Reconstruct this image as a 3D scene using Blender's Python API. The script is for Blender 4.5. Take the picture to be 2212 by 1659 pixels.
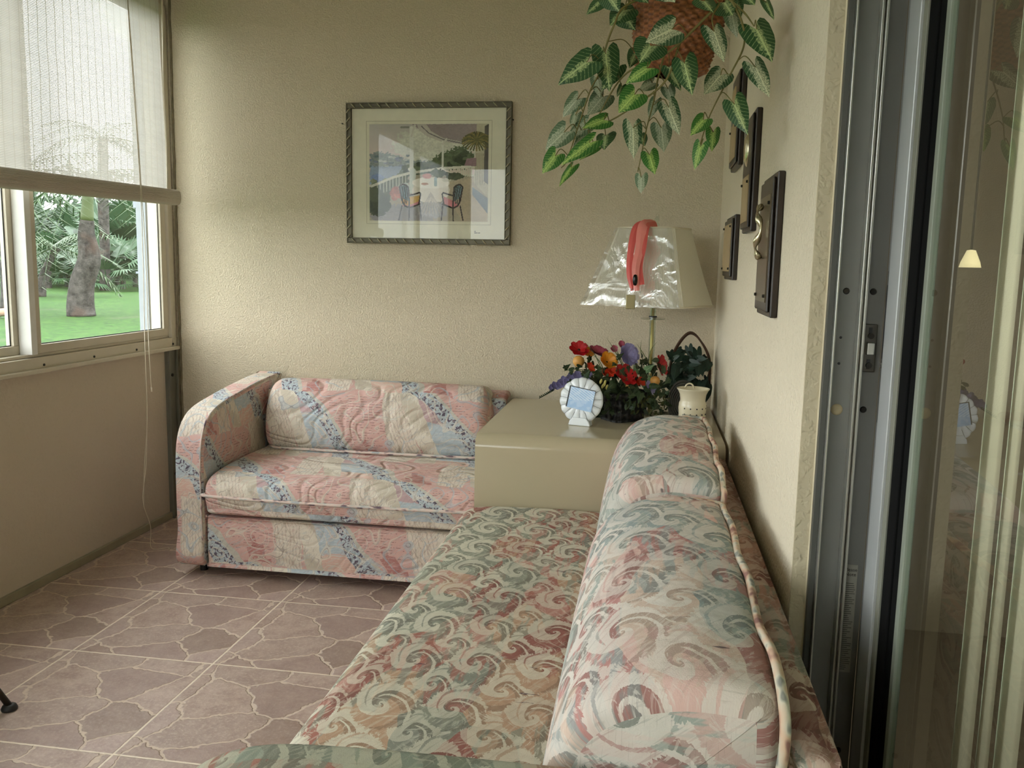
import bpy, bmesh, math, random
import numpy as np
from mathutils import Vector, Matrix
random.seed(7)
PI = math.pi
# ------------------------------------------------------------------ clear, camera, world, exposure
for o in list(bpy.data.objects): bpy.data.objects.remove(o)
scn = bpy.context.scene
COL = scn.collection
H = 1.30; FPX = 1870.26; CX, CY = 1106.0, 829.5
PITCH, YAW, ROLL = [math.radians(a) for a in (7.91356, -8.82837, 1.16739)]
_f = Vector((math.sin(YAW)*math.cos(PITCH), math.cos(YAW)*math.cos(PITCH), -math.sin(PITCH)))
_r = Vector((math.cos(YAW), -math.sin(YAW), 0)); _u = _r.cross(_f)
R_ = _r*math.cos(ROLL) + _u*math.sin(ROLL); U_ = -_r*math.sin(ROLL) + _u*math.cos(ROLL)
cam_d = bpy.data.cameras.new('camera'); cam = bpy.data.objects.new('camera', cam_d); COL.objects.link(cam)
cam_d.sensor_fit = 'HORIZONTAL'; cam_d.sensor_width = 36; cam_d.lens = 36*FPX/2212
cam_d.clip_start = .02; cam_d.clip_end = 400
m = Matrix((R_, U_, -_f)).transposed().to_4x4(); m.translation = (0, 0, H)
cam.matrix_world = m
scn.camera = cam
scn.view_settings.view_transform = 'Standard'; scn.view_settings.look = 'None'
scn.view_settings.gamma = 1; scn.view_settings.use_curve_mapping = False
scn.view_settings.exposure = 0.40
w = bpy.data.worlds.new('overcast'); scn.world = w; w.use_nodes = True
_n = w.node_tree; _bg = _n.nodes['Background']
_bg.inputs['Color'].default_value = (.945, .965, 1.0, 1); _bg.inputs['Strength'].default_value = 6.0
def area(name, loc, rot, sx, sy, power, col=(1, 1, 1)):
    l = bpy.data.lights.new(name, 'AREA'); l.shape = 'RECTANGLE'; l.size = sx; l.size_y = sy
    l.energy = power; l.color = col
    o = bpy.data.objects.new(name, l); COL.objects.link(o); o.location = loc; o.rotation_euler = rot
    return o
def W(px, py, y):      # world point seen at photo pixel px,py and lying at depth y
    d = R_*((px-CX)/FPX) - U_*((py-CY)/FPX) + _f
    d = d*(y/d.y); return Vector((d.x, d.y, d.z+H))
def WX(px, py, x):
    d = R_*((px-CX)/FPX) - U_*((py-CY)/FPX) + _f
    d = d*(x/d.x); return Vector((d.x, d.y, d.z+H))

# ------------------------------------------------------------------ scene helpers
def tag(o, label=None, cat=None, group=None, kind=None):
    if label: o['label'] = label
    if cat: o['category'] = cat
    if group: o['group'] = group
    if kind: o['kind'] = kind
    return o
def thing(name, label, cat, loc=(0, 0, 0), rz=0, group=None):
    o = bpy.data.objects.new(name, None); COL.objects.link(o); o.location = loc; o.rotation_euler = (0, 0, rz)
    o.empty_display_size = .05
    return tag(o, label, cat, group)
def lin(r, g, b):
    f = lambda c: (c/255/12.92 if c/255 <= .04045 else ((c/255+.055)/1.055)**2.4)
    return (f(r), f(g), f(b))

class MB:
    def __init__(s): s.v = []; s.f = []; s.uv = []
    def vert(s, p): s.v.append(tuple(p)); return len(s.v)-1
    def face(s, idx, uvs=None): s.f.append(tuple(idx)); s.uv.append(uvs)
    def box(s, x0, x1, y0, y1, z0, z1, rot=None):
        b = len(s.v)
        ps = [(x0,y0,z0),(x1,y0,z0),(x1,y1,z0),(x0,y1,z0),(x0,y0,z1),(x1,y0,z1),(x1,y1,z1),(x0,y1,z1)]
        if rot: ps = [tuple(rot @ Vector(p)) for p in ps]
        s.v += ps
        for q in ((0,3,2,1),(4,5,6,7),(0,1,5,4),(1,2,6,5),(2,3,7,6),(3,0,4,7)): s.face([b+i for i in q])
        return s
    def tube(s, path, r, n=8, cap=True, closed=False):
        P = [Vector(p) for p in path]; k = len(P); rr = r if isinstance(r, (list, tuple)) else [r]*k
        t0 = (P[1]-P[0]).normalized(); up = Vector((0,0,1)) if abs(t0.z) < .9 else Vector((1,0,0))
        nrm = t0.cross(up).normalized(); rings = []; L = 0
        for i in range(k):
            if closed: t = (P[(i+1) % k]-P[i-1]).normalized()
            else: t = (P[min(i+1,k-1)]-P[max(i-1,0)]).normalized()
            nrm = (nrm - t*nrm.dot(t)).normalized(); bn = t.cross(nrm)
            rings.append([s.vert(P[i]+(nrm*math.cos(2*PI*j/n)+bn*math.sin(2*PI*j/n))*rr[i]) for j in range(n)])
        m = k if closed else k-1
        for i in range(m):
            l2 = L+(P[(i+1) % k]-P[i]).length
            a, b = rings[i], rings[(i+1) % k]
            for j in range(n):
                jj = (j+1) % n; u0 = j/n*2*PI*rr[0]; u1 = (j+1)/n*2*PI*rr[0]
                s.face((a[j], a[jj], b[jj], b[j]), [(L,u0),(L,u1),(l2,u1),(l2,u0)])
            L = l2
        if cap and not closed: s.face(rings[0][::-1]); s.face(rings[-1])
        return s
    def cyl(s, p0, p1, r0, r1=None, n=20):
        return s.tube([p0, p1], [r0, r0 if r1 is None else r1], n)
    def lathe(s, prof, c=(0,0,0), n=32, fn=None):
        rings = []
        for (r, z) in prof:
            rings.append([s.vert((c[0]+(r*(1 if not fn else fn(2*PI*j/n)))*math.cos(2*PI*j/n), c[1]+(r*(1 if not fn else fn(2*PI*j/n)))*math.sin(2*PI*j/n), c[2]+z)) for j in range(n)])
        for i in range(len(prof)-1):
            for j in range(n):
                jj = (j+1) % n
                s.face((rings[i][j], rings[i][jj], rings[i+1][jj], rings[i+1][j]), [(j/n,i/len(prof)),((j+1)/n,i/len(prof)),((j+1)/n,(i+1)/len(prof)),(j/n,(i+1)/len(prof))])
        return s
    def grid(s, fn, nu, nv, uvfn=None):
        b = len(s.v)
        for j in range(nv+1):
            for i in range(nu+1): s.vert(fn(i/nu, j/nv))
        for j in range(nv):
            for i in range(nu):
                q = [(i,j),(i+1,j),(i+1,j+1),(i,j+1)]
                s.face([b+jj*(nu+1)+ii for ii, jj in q], [(uvfn(ii/nu, jj/nv) if uvfn else (ii/nu, jj/nv)) for ii, jj in q])
        return s
    def prism(s, outline, y0, y1, axes='xzy'):     # outline polygon extruded along an axis
        def P(a, b, t):
            return {'xzy': (a, t, b), 'yzx': (t, a, b), 'xyz': (a, b, t)}[axes]
        n = len(outline); A = [s.vert(P(a, b, y0)) for a, b in outline]; B = [s.vert(P(a, b, y1)) for a, b in outline]
        s.face(A[::-1]); s.face(B)
        for i in range(n): s.face((A[i], A[(i+1) % n], B[(i+1) % n], B[i]))
        return s
    def build(s, name, mat, parent=None, smooth=False, bevel=0, seg=2, solid=0, subsurf=0, kind=None, fixn=True):
        me = bpy.data.meshes.new(name); me.from_pydata(s.v, [], s.f)
        ul = me.uv_layers.new(name='UVMap'); k = 0
        for fi, uvs in enumerate(s.uv):
            n = len(s.f[fi])
            if uvs is None:
                # box projection in metres
                p = [Vector(s.v[i]) for i in s.f[fi]]
                nn = (p[1]-p[0]).cross(p[2]-p[1]); ax = max(range(3), key=lambda a: abs(nn[a]))
                ia, ib = ((1,2),(0,2),(0,1))[ax]; uvs = [(q[ia], q[ib]) for q in p]
            for j in range(n): ul.data[k+j].uv = uvs[j]
            k += n
        me.update()
        if fixn:
            bm = bmesh.new(); bm.from_mesh(me); bmesh.ops.recalc_face_normals(bm, faces=bm.faces); bm.to_mesh(me); bm.free()
        if mat: me.materials.append(mat)
        if smooth:
            for p in me.polygons: p.use_smooth = True
        o = bpy.data.objects.new(name, me); COL.objects.link(o)
        if parent: o.parent = parent
        if solid:
            md = o.modifiers.new('thick', 'SOLIDIFY'); md.thickness = solid; md.offset = 0
        if bevel:
            md = o.modifiers.new('bevel', 'BEVEL'); md.width = bevel; md.segments = seg; md.limit_method = 'ANGLE'; md.angle_limit = math.radians(40)
            for p in me.polygons: p.use_smooth = True
            md.harden_normals = True
        if subsurf:
            md = o.modifiers.new('sub', 'SUBSURF'); md.levels = subsurf; md.render_levels = subsurf
        if kind: o['kind'] = kind
        return o
def B(x0, x1, y0, y1, z0, z1): return MB().box(x0, x1, y0, y1, z0, z1)

def spline(pts, k=6, closed=False):
    P = [Vector(p) for p in pts]; n = len(P); out = []
    rng = n if closed else n-1
    for i in range(rng):
        p0 = P[(i-1) % n] if (closed or i > 0) else P[0]*2-P[1]
        p1, p2 = P[i], P[(i+1) % n]
        p3 = P[(i+2) % n] if (closed or i+2 < n) else P[-1]*2-P[-2]
        for j in range(k):
            t = j/k
            out.append(.5*((2*p1)+(p2-p0)*t+(2*p0-5*p1+4*p2-p3)*t*t+(3*p1-p0-3*p2+p3)*t**3))
    if not closed: out.append(P[-1])
    return out

# ------------------------------------------------------------------ node expression helper
class S:
    def __init__(s, nt, sock): s.nt = nt; s.k = sock
    def _m(s, op, *a):
        n = s.nt.nodes.new('ShaderNodeMath'); n.operation = op
        for i, v in enumerate((s,)+a):
            if isinstance(v, S): s.nt.links.new(v.k, n.inputs[i])
            else: n.inputs[i].default_value = v
        return S(s.nt, n.outputs[0])
    def __add__(s, o): return s._m('ADD', o)
    __radd__ = __add__
    def __sub__(s, o): return s._m('SUBTRACT', o)
    def __rsub__(s, o): return (s*-1)+o
    def __mul__(s, o): return s._m('MULTIPLY', o)
    __rmul__ = __mul__
    def __truediv__(s, o): return s._m('DIVIDE', o)
    def fract(s): return s._m('FRACT')
    def floor(s): return s._m('FLOOR')
    def abs(s): return s._m('ABSOLUTE')
    def sin(s): return s._m('SINE')
    def cos(s): return s._m('COSINE')
    def sqrt(s): return s._m('SQRT')
    def gt(s, o): return s._m('GREATER_THAN', o)
    def lt(s, o): return s._m('LESS_THAN', o)
    def max(s, o): return s._m('MAXIMUM', o)
    def min(s, o): return s._m('MINIMUM', o)
    def pow(s, o): return s._m('POWER', o)
    def mod(s, o): return s._m('MODULO', o)
    def ln(s): return s._m('LOGARITHM', 2.718281828)
    def atan2(s, o): return s._m('ARCTAN2', o)
    def ss(s, a, b):
        n = s.nt.nodes.new('ShaderNodeMapRange'); n.interpolation_type = 'SMOOTHSTEP'; n.clamp = True
        s.nt.links.new(s.k, n.inputs[0]); n.inputs[1].default_value = a; n.inputs[2].default_value = b
        return S(s.nt, n.outputs[0])
class M:
    def __init__(s, name, rough=.6, metal=0, spec=.5):
        s.m = bpy.data.materials.new(name); s.m.use_nodes = True; s.nt = s.m.node_tree
        s.b = s.nt.nodes['Principled BSDF']; s.b.inputs['Roughness'].default_value = rough
        s.b.inputs['Metallic'].default_value = metal; s.b.inputs['Specular IOR Level'].default_value = spec
        s.tc = s.nt.nodes.new('ShaderNodeTexCoord')
    def sep(s, which='Object'):
        n = s.nt.nodes.new('ShaderNodeSeparateXYZ'); s.nt.links.new(s.tc.outputs[which], n.inputs[0])
        return [S(s.nt, n.outputs[i]) for i in range(3)]
    def vec(s, x, y, z=0):
        n = s.nt.nodes.new('ShaderNodeCombineXYZ')
        for i, v in enumerate((x, y, z)):
            if isinstance(v, S): s.nt.links.new(v.k, n.inputs[i])
            else: n.inputs[i].default_value = v
        return S(s.nt, n.outputs[0])
    def noise(s, v, scale=5, detail=2, rough=.5, dist=0, col=False):
        n = s.nt.nodes.new('ShaderNodeTexNoise'); n.inputs['Scale'].default_value = scale
        n.inputs['Detail'].default_value = detail; n.inputs['Roughness'].default_value = rough; n.inputs['Distortion'].default_value = dist
        if v is None: s.nt.links.new(s.tc.outputs['Object'], n.inputs['Vector'])
        else: s.nt.links.new(v.k, n.inputs['Vector'])
        return S(s.nt, n.outputs['Color' if col else 'Fac'])
    def voro(s, v, scale=5, feature='F1', out='Distance', rnd=1, dims='3D'):
        n = s.nt.nodes.new('ShaderNodeTexVoronoi'); n.feature = feature; n.voronoi_dimensions = dims; n.inputs['Scale'].default_value = scale
        n.inputs['Randomness'].default_value = rnd
        if v is None: s.nt.links.new(s.tc.outputs['Object'], n.inputs['Vector'])
        else: s.nt.links.new(v.k, n.inputs['Vector'])
        return S(s.nt, n.outputs[out])
    def sepc(s, c):
        n = s.nt.nodes.new('ShaderNodeSeparateColor'); s.nt.links.new(c.k, n.inputs[0])
        return [S(s.nt, n.outputs[i]) for i in range(3)]
    def mix(s, f, a, b, mode='MIX'):
        n = s.nt.nodes.new('ShaderNodeMix'); n.data_type = 'RGBA'; n.blend_type = mode; n.clamp_factor = True
        for i, v in ((0, f), (6, a), (7, b)):
            if isinstance(v, S): s.nt.links.new(v.k, n.inputs[i])
            elif i == 0: n.inputs[0].default_value = v
            else: n.inputs[i].default_value = (*v, 1)
        return S(s.nt, n.outputs[2])
    def ramp(s, f, stops, const=False):
        n = s.nt.nodes.new('ShaderNodeValToRGB'); cr = n.color_ramp
        if const: cr.interpolation = 'CONSTANT'
        while len(cr.elements) > 1: cr.elements.remove(cr.elements[-1])
        cr.elements[0].position = stops[0][0]; cr.elements[0].color = (*stops[0][1], 1)
        for p, c in stops[1:]:
            e = cr.elements.new(p); e.color = (*c, 1)
        s.nt.links.new(f.k, n.inputs[0]); return S(s.nt, n.outputs[0])
    def color(s, c):
        if isinstance(c, S): s.nt.links.new(c.k, s.b.inputs['Base Color'])
        else: s.b.inputs['Base Color'].default_value = (*c, 1)
        return s
    def bump(s, h, strength=.3, dist=.01):
        n = s.nt.nodes.new('ShaderNodeBump'); n.inputs['Strength'].default_value = strength; n.inputs['Distance'].default_value = dist
        s.nt.links.new(h.k, n.inputs['Height'])
        cur = s.b.inputs['Normal'].links
        if cur: s.nt.links.new(cur[0].from_socket, n.inputs['Normal'])
        s.nt.links.new(n.outputs[0], s.b.inputs['Normal']); return s

def simple(name, c, rough=.6, metal=0, nscale=30, var=.08, bump=0, spec=.5):
    a = M(name, rough, metal, spec); n = a.noise(None, nscale, 3)
    a.color(a.mix(n, tuple(x*(1-var) for x in c), tuple(min(1, x*(1+var)) for x in c)))
    if bump: a.bump(a.noise(None, nscale*4, 2), bump, .003)
    return a.m

def wallmat(name, c, strength=.5, scale=95):
    a = M(name, .85, 0, .25)
    n1 = a.noise(None, scale, 2, .5, .3); n2 = a.noise(None, scale*.35, 2); n3 = a.noise(None, 1.6, 3)
    h = n1.ss(.42, .62)*.7 + n2*.6
    col = a.mix(n3, tuple(x*.94 for x in c), tuple(min(1, x*1.05) for x in c))
    col = a.mix(n1.ss(.56, .8)*.12, col, tuple(x*.55 for x in c))
    a.color(col); a.bump(h, strength, .006)
    return a.m

def glassmat(name, tint=(1, 1, 1), refl=1.0, rough=0.0):
    mt = bpy.data.materials.new(name); mt.use_nodes = True; nt = mt.node_tree; nt.nodes.clear()
    out = nt.nodes.new('ShaderNodeOutputMaterial'); mx = nt.nodes.new('ShaderNodeMixShader')
    tr = nt.nodes.new('ShaderNodeBsdfTransparent'); gl = nt.nodes.new('ShaderNodeBsdfGlossy')
    tr.inputs[0].default_value = (*tint, 1); gl.inputs['Roughness'].default_value = rough
    geo = nt.nodes.new('ShaderNodeNewGeometry'); dt = nt.nodes.new('ShaderNodeVectorMath'); dt.operation = 'DOT_PRODUCT'
    nt.links.new(geo.outputs['Normal'], dt.inputs[0]); nt.links.new(geo.outputs['Incoming'], dt.inputs[1])
    c = S(nt, dt.outputs['Value']).abs(); f = ((1-c).max(0).pow(5)*.96+.04)*refl      # Schlick reflectance of one face
    f = f.min(.95)
    nt.links.new(f.k, mx.inputs[0]); nt.links.new(tr.outputs[0], mx.inputs[1]); nt.links.new(gl.outputs[0], mx.inputs[2]); nt.links.new(mx.outputs[0], out.inputs[0])
    return mt

# ------------------------------------------------------------------ materials
m_wall = wallmat('stucco_beige', lin(208, 195, 170), .5, 135)
m_wall_r = wallmat('stucco_cream', lin(220, 209, 186), .4, 80)
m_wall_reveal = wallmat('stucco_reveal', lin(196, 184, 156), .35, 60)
m_panel = wallmat('painted_panel', lin(198, 184, 164), .15, 60)
m_ceiling = simple('ceiling_paint', lin(215, 210, 195), .9)
m_winframe = simple('window_frame_paint', lin(200, 190, 170), .5, nscale=15)
m_white = simple('white_paint', lin(225, 230, 235), .5)
m_dark = simple('black_rubber', (.012, .012, .013), .5)
m_cord = simple('cord', lin(215, 205, 185), .8)
m_glass = glassmat('window_glass', (.97, .99, .97), 1.0)
m_doorglass = glassmat('door_glass', (.88, .93, .88), 1.5)
m_picglass = glassmat('picture_glass', (1, 1, 1), .45)
m_grey = simple('grey_aluminium', lin(122, 122, 118), .45, .3, 12, .08)
m_greyd = simple('dark_aluminium', lin(80, 80, 76), .5, .3, 12, .08)
m_rail = simple('bright_aluminium', lin(190, 190, 182), .28, .8, 12, .05)
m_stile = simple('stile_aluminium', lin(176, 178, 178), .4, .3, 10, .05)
m_stile2 = simple('stile_darker_aluminium', lin(140, 141, 138), .45, .3, 10, .05)  # darker grey tone of the stile strip beside the jamb
m_screw = simple('screw_steel', lin(50, 48, 44), .45, .7)
m_galv = simple('galvanised_post', lin(118, 116, 104), .6, .3, 8, .15)

def floor_material():
    a = M('flagstone_tile', .42, 0, .45)
    x, y, z = a.sep('Object')
    TX, TY = .497, .53
    u = (x+1.84)/TX; v = (y-2.996)/TY
    fu = u.fract(); fv = v.fract()
    tid = a.vec(u.floor(), v.floor(), 3.7)
    d = (fu.min(1-fu)*TX).min(fv.min(1-fv)*TY)
    wob = a.noise(None, 60, 2)
    line = 1-(d+(wob-.5)*.003).ss(.0022, .0048)
    # the same flagstone print on every tile
    wv = a.vec(fu+0, fv+0, .0)
    wn = a.sepc(a.noise(wv, 6, 3, .6, 0, True))
    pv = a.vec(fu*.82+(wn[0]-.5)*.12+5.3, fv*1.0+(wn[1]-.5)*.12+2.2, 0)
    e = a.voro(pv, 3.0, 'DISTANCE_TO_EDGE', 'Distance', .95, '2D')
    c = a.voro(pv, 3.0, 'F1', 'Color', .95, '2D'); cc = a.sepc(c)
    joint = 1-e.ss(.012, .032)
    n = a.noise(None, 14, 6, .7); n2 = a.noise(None, 90, 4, .7)
    stone = a.mix(n.ss(.3, .7), lin(158, 130, 118), lin(202, 178, 164))
    stone = a.mix(cc[0]*.45, stone, lin(140, 122, 104))
    stone = a.mix(cc[1]*.4, stone, lin(184, 160, 156))
    stone = a.mix(n2.ss(.46, .7)*.55, stone, lin(205, 186, 172))
    stone = a.mix((cc[2].gt(.62))*.35, stone, lin(126, 100, 92)); col = a.mix(joint*.85, stone, lin(214, 194, 176))
    col = a.mix(line, col, lin(232, 216, 196))
    a.color(col)
    hgt = (1-joint)*.8 + n2*.25 - line*.6 + n*.3
    a.bump(hgt, .55, .006)
    r = (joint*.25+n2*.2+.33); a.nt.links.new(r.k, a.b.inputs['Roughness'])
    return a.m
m_floor = floor_material()

CREAM = lin(216, 208, 182)
def swirl_fabric(name, px=.19, py=.135, cream=CREAM, pal=None, rot=.5, soft=1.0, brush=.5, shift=(0, 0), k=2.3):
    a = M(name, .92, 0, .15)
    U, V, _ = a.sep('UV')
    U = U+shift[0]; V = V+shift[1]
    uvv = a.vec(U, V, 0)
    wn = a.sepc(a.noise(uvv, 7, 2, .5, 0, True))
    Uw = U+(wn[0]-.5)*.06; Vw = V+(wn[1]-.5)*.06
    pal = pal or [(.0, lin(144, 146, 130)), (.22, lin(164, 110, 98)), (.40, lin(184, 152, 126)), (.56, lin(136, 138, 126)), (.66, lin(184, 142, 128)), (.84, lin(150, 100, 90))]
    idc = a.sepc(a.voro(a.vec(Uw*5.2, Vw*8, 0), 1, 'F1', 'Color', 1, '2D'))
    base = a.ramp(idc[0], pal, True)
    base = a.mix(a.noise(a.vec(U*8, V*40, 9), 1, 3).ss(.46, .54)*.8, base, a.ramp(idc[1], pal, True))
    light = a.mix(idc[2]*.35, cream, base)
    dark = a.mix(.35, base, lin(92, 78, 68))
    # ground: brush strokes flowing along U, waved
    flow = Vw*22+(Uw*33+Vw*9).sin()*.9+a.noise(a.vec(U*6, V*6, 3), 1, 2)*3
    hair = a.noise(a.vec(U*26, flow*3.3, 1), 1, 3, .7)
    fb = flow.fract()
    col = a.mix(hair.ss(.52, .56)*.75, base, light)
    col = a.mix(hair.ss(.42, .38)*.6, col, dark)
    col = a.mix((fb.lt(.34))*.85, col, a.mix(hair.ss(.38, .5), base, light))
    # two interleaved sets of comma shaped waves
    for q_, (ox, oy) in enumerate(((0, 0), (.5, .5))):
        x = Uw/px+ox; y = Vw/py+oy
        cidv = a.sepc(a.voro(a.vec(x.floor()+.5, y.floor()+.5, q_*7.3), 1, 'F1', 'Color', 0))
        cx = (x.fract()-.5)*(px/py)*.80; cy = y.fract()-.5
        c_, s_ = math.cos(rot), math.sin(rot)
        ex = (cx*c_-cy*s_)*.98; ey = (cx*s_+cy*c_)*1.18
        r = (ex*ex+ey*ey).sqrt().max(.012)
        th = ey.atan2(ex)
        teeth = a.noise(a.vec(th*16, r*5, q_), 1, 2, .6)-.5
        ph = ((th+(r/.5).ln()*-k)/(2*PI)+teeth*.05*1.0+q_*.12)
        g = ph.fract()
        rr = r+teeth*.16+ (g-.5).abs()*.05
        ins = rr.lt(.50)
        arm = g.lt(.44)
        w_ = a.mix(cidv[0]*.25, light, base)
        m_ = a.mix(arm, a.mix(g.gt(.72), dark, base), w_)
        m_ = a.mix((g-.455).abs().lt(.028), m_, dark)
        m_ = a.mix((g-.56).abs().lt(.030)*(r.gt(.16)), m_, light)
        m_ = a.mix((g-.20).abs().lt(.022)*r.gt(.22)*.8, m_, base)
        m_ = a.mix(hair.ss(.56, .6)*(1-arm)*.6, m_, light)
        col = a.mix(ins, col, m_)
        if q_ == 0: hb = ins*arm
        else: hb = hb.max(ins*arm)
    pl = a.noise(a.vec(U*28, V*9, 2), 1, 3, .7).ss(.66, .70)*a.noise(a.vec(U, V, 7), 6, 1).ss(.52, .6)
    col = a.mix(pl*.8, col, lin(76, 58, 72))
    col = a.mix(a.noise(a.vec(U*300, V*20, 0), 1, 2).ss(.6, .7)*.18, col, lin(110, 100, 84))
    st = a.noise(a.vec((U*c_+V*s_)*9, (V*c_-U*s_)*95, 5), 1, 3, .65)
    col = a.mix(st.ss(.54, .58)*brush*.75, col, a.mix(idc[1]*.5, light, base))
    col = a.mix(st.ss(.44, .40)*brush*.6, col, a.mix(idc[2], base, dark))
    a.color(col)
    a.bump(hb*.25+a.noise(uvv, 16, 2)*1.2, .35*soft, .014)
    a.bump(a.noise(uvv, 420, 2), .25, .002)
    return a.m

def patch_fabric(name, shift=(0, 0), P=.61, VP=.30, quilt=.4, vs=1.0):
    a = M(name, .92, 0, .15)
    U, V, _ = a.sep('UV')
    U = U+shift[0]; V = (V+shift[1])*vs
    wn = a.sepc(a.noise(a.vec(U, V, 0), 6, 3, .6, 0, True)); wl = a.sepc(a.noise(a.vec(U, V, 3), 2.2, 1, .5, 0, True))
    Uw = U+(wn[0]-.5)*.05+(wl[0]-.5)*.16; Vw = V+(wn[1]-.5)*.05+(wl[1]-.5)*.14
    t = (Uw/P+Vw*.55).fract(); v = (Vw/VP).fract(); rowp = (Vw/VP).floor()
    t = (t+rowp*.37).fract()
    hatchn = a.noise(a.vec(U*20, V*260, 1), 1, 2)
    fine = a.noise(a.vec(U*160, V*30, 5), 1, 3, .6)
    fine2 = a.noise(a.vec(U*30, V*150, 6), 1, 3, .6)
    cream = lin(220, 210, 194); pink = lin(208, 168, 160); mauve = lin(184, 156, 156); blue = lin(178, 188, 194)
    blue2 = lin(150, 166, 172); maroon = lin(168, 104, 100); plum = lin(84, 66, 84); salmon = lin(214, 178, 164); sage = lin(160, 170, 162)
    # 1 cream swirl zone, mauve / blue / salmon stack
    cream_sw = a.mix((fine*1.2+(v*9+t*14).sin()*.25).ss(.55, .62)*.55, cream, lin(180, 166, 146))
    stack = a.mix((v+(fine2-.5)*.14).ss(.66, .68), a.mix((fine2).ss(.5, .62)*.7, blue, lin(200, 206, 208)), mauve)
    stack = a.mix((v+(fine2-.5)*.16).ss(.26, .24), stack, a.mix(fine2.ss(.5, .6)*.5, salmon, cream))
    scr = a.noise(a.vec(U*120, V*60, 3), 1, 2, .6).ss(.60, .64)*(v-.78).abs().lt(.09)*(t-.22).abs().lt(.035)
    stack = a.mix(scr*.8, stack, plum)
    col = a.mix(t.gt(.13), cream_sw, stack)
    # 2 pink hatch zone with the maroon castle
    c1 = .50-v*v*.30
    pk = a.mix(fine.ss(.45, .62)*.4, pink, salmon)
    dash = ((V*88).fract()-.5).abs().lt(.10)*a.noise(a.vec(U*46, (V*88).floor()*7.3, 2), 1, 1).gt(.52)*(v-.55).abs().lt(.36)
    pk = a.mix(dash*.75, pk, lin(120, 84, 84))
    stp = (t*26).floor()/26.0
    castle = v.lt(.40-(stp-.62).abs()*4.6)
    pk = a.mix(castle*(.7), pk, a.mix(fine2.ss(.5, .6)*.5, maroon, pink))
    col = a.mix(t.gt(c1), col, pk)
    # 3 speckled arc
    arc = (t-c1)
    blotch = a.noise(a.vec(U*75, V*75, 0), 1, 2, .5, .6)
    speck = a.mix(blotch.ss(.51, .56)*.9, a.mix(fine.ss(.4, .6)*.6, blue, lin(206, 210, 212)), plum)
    speck = a.mix(blotch.ss(.44, .40)*.5, speck, blue2)
    col = a.mix((arc+.055).abs().lt(.060), col, speck)
    edge = (arc-.02).abs().lt(.016)
    col = a.mix(edge*.9, col, a.mix(fine2, cream, sage))
    # 4 cream column
    c2 = .86+v*.10
    col4 = a.mix(((t-c2)*260+(fine-.5)*7).sin().gt(.82)*.45, a.mix(fine.ss(.3, .7)*.3, cream, pink), lin(150, 130, 112))
    loops = ((V*60).sin()+(U*90).sin()).abs().lt(.16)
    col4 = a.mix(loops*.35, col4, lin(150, 128, 110))
    col = a.mix((t-c2).abs().lt(.095), col, col4)
    # scratchy overall brushwork
    n1 = a.noise(a.vec(U*9, V*9, 0), 1, 2)
    col = a.mix(fine2.ss(.62, .68)*.3, col, lin(206, 208, 204))
    col = a.mix(fine.ss(.63, .69)*n1.ss(.4, .6)*.35, col, lin(130, 100, 100))
    bigsw = ((a.noise(a.vec(U, V, 2), 6, 1)*9)+t*2).fract()
    col = a.mix((bigsw.lt(.17))*.6, col, a.mix(wl[2].gt(.5), cream, blue))
    col = a.mix(((bigsw-.13).abs().lt(.012))*.5, col, lin(120, 100, 100))
    st = a.noise(a.vec((U+V*.6)*14, (V-U*.5)*110, 5), 1, 3, .65); st2 = a.noise(a.vec((U-V*.7)*120, (V+U*.6)*16, 6), 1, 3, .65)
    col = a.mix(st.ss(.54, .60)*.45, col, a.mix(wn[0].ss(.4, .6), cream, lin(186, 190, 190)))
    col = a.mix(st2.ss(.57, .61)*.4, col, a.mix(wn[1].ss(.4, .6), lin(204, 160, 150), lin(156, 150, 152)))
    a.color(col)
    qn = a.noise(a.vec(U*.8, V, 8), 3.4, 1, .4, .8)
    q = ((qn*8).fract()-.5).abs()
    a.bump(q.ss(0, .30), quilt*.5, .016)
    a.bump(a.noise(a.vec(U, V, 0), 14, 2), quilt*.5, .02)
    a.bump(a.noise(a.vec(U, V, 0), 420, 2), .2, .002)
    return a.m

m_sofaA = patch_fabric('patchwork_print_fabric', (.1, .0))
m_sofaA_seat = patch_fabric('quilted_patchwork_fabric', (.32, .11), quilt=.85)
m_sofaA_back = patch_fabric('quilted_patchwork_back', (.32, .05), VP=.36, quilt=.85)
m_sofaA_arm = patch_fabric('patchwork_arm_fabric', (.42, .21), P=.52, VP=.26, quilt=.15)
m_seatB = swirl_fabric('wave_scroll_seat_fabric', .195, .145, lin(212, 206, 186))
PALB = [(0, lin(160, 166, 158)), (.22, lin(184, 136, 130)), (.4, lin(204, 182, 166)), (.56, lin(150, 160, 158)), (.7, lin(212, 178, 168)), (.86, lin(166, 124, 118))]
m_backB = swirl_fabric('wave_scroll_back_fabric', .23, .18, lin(216, 208, 198), PALB, .6, 1.0, .6, (.05, .03))
m_frameB = swirl_fabric('scroll_frame_fabric', .26, .16, lin(196, 176, 160), [(0, lin(150, 118, 106)), (.3, lin(176, 140, 124)), (.5, lin(140, 146, 132)), (.7, lin(188, 156, 140)), (.85, lin(132, 92, 84))], .5, .4, .5)
m_armB = swirl_fabric('scroll_arm_fabric', .30, .24, lin(172, 168, 148), [(0, lin(134, 142, 124)), (.35, lin(146, 150, 134)), (.5, lin(168, 138, 118)), (.62, lin(126, 132, 118)), (.82, lin(156, 112, 98))], .5, .4, .5, (.12, .1))
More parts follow.
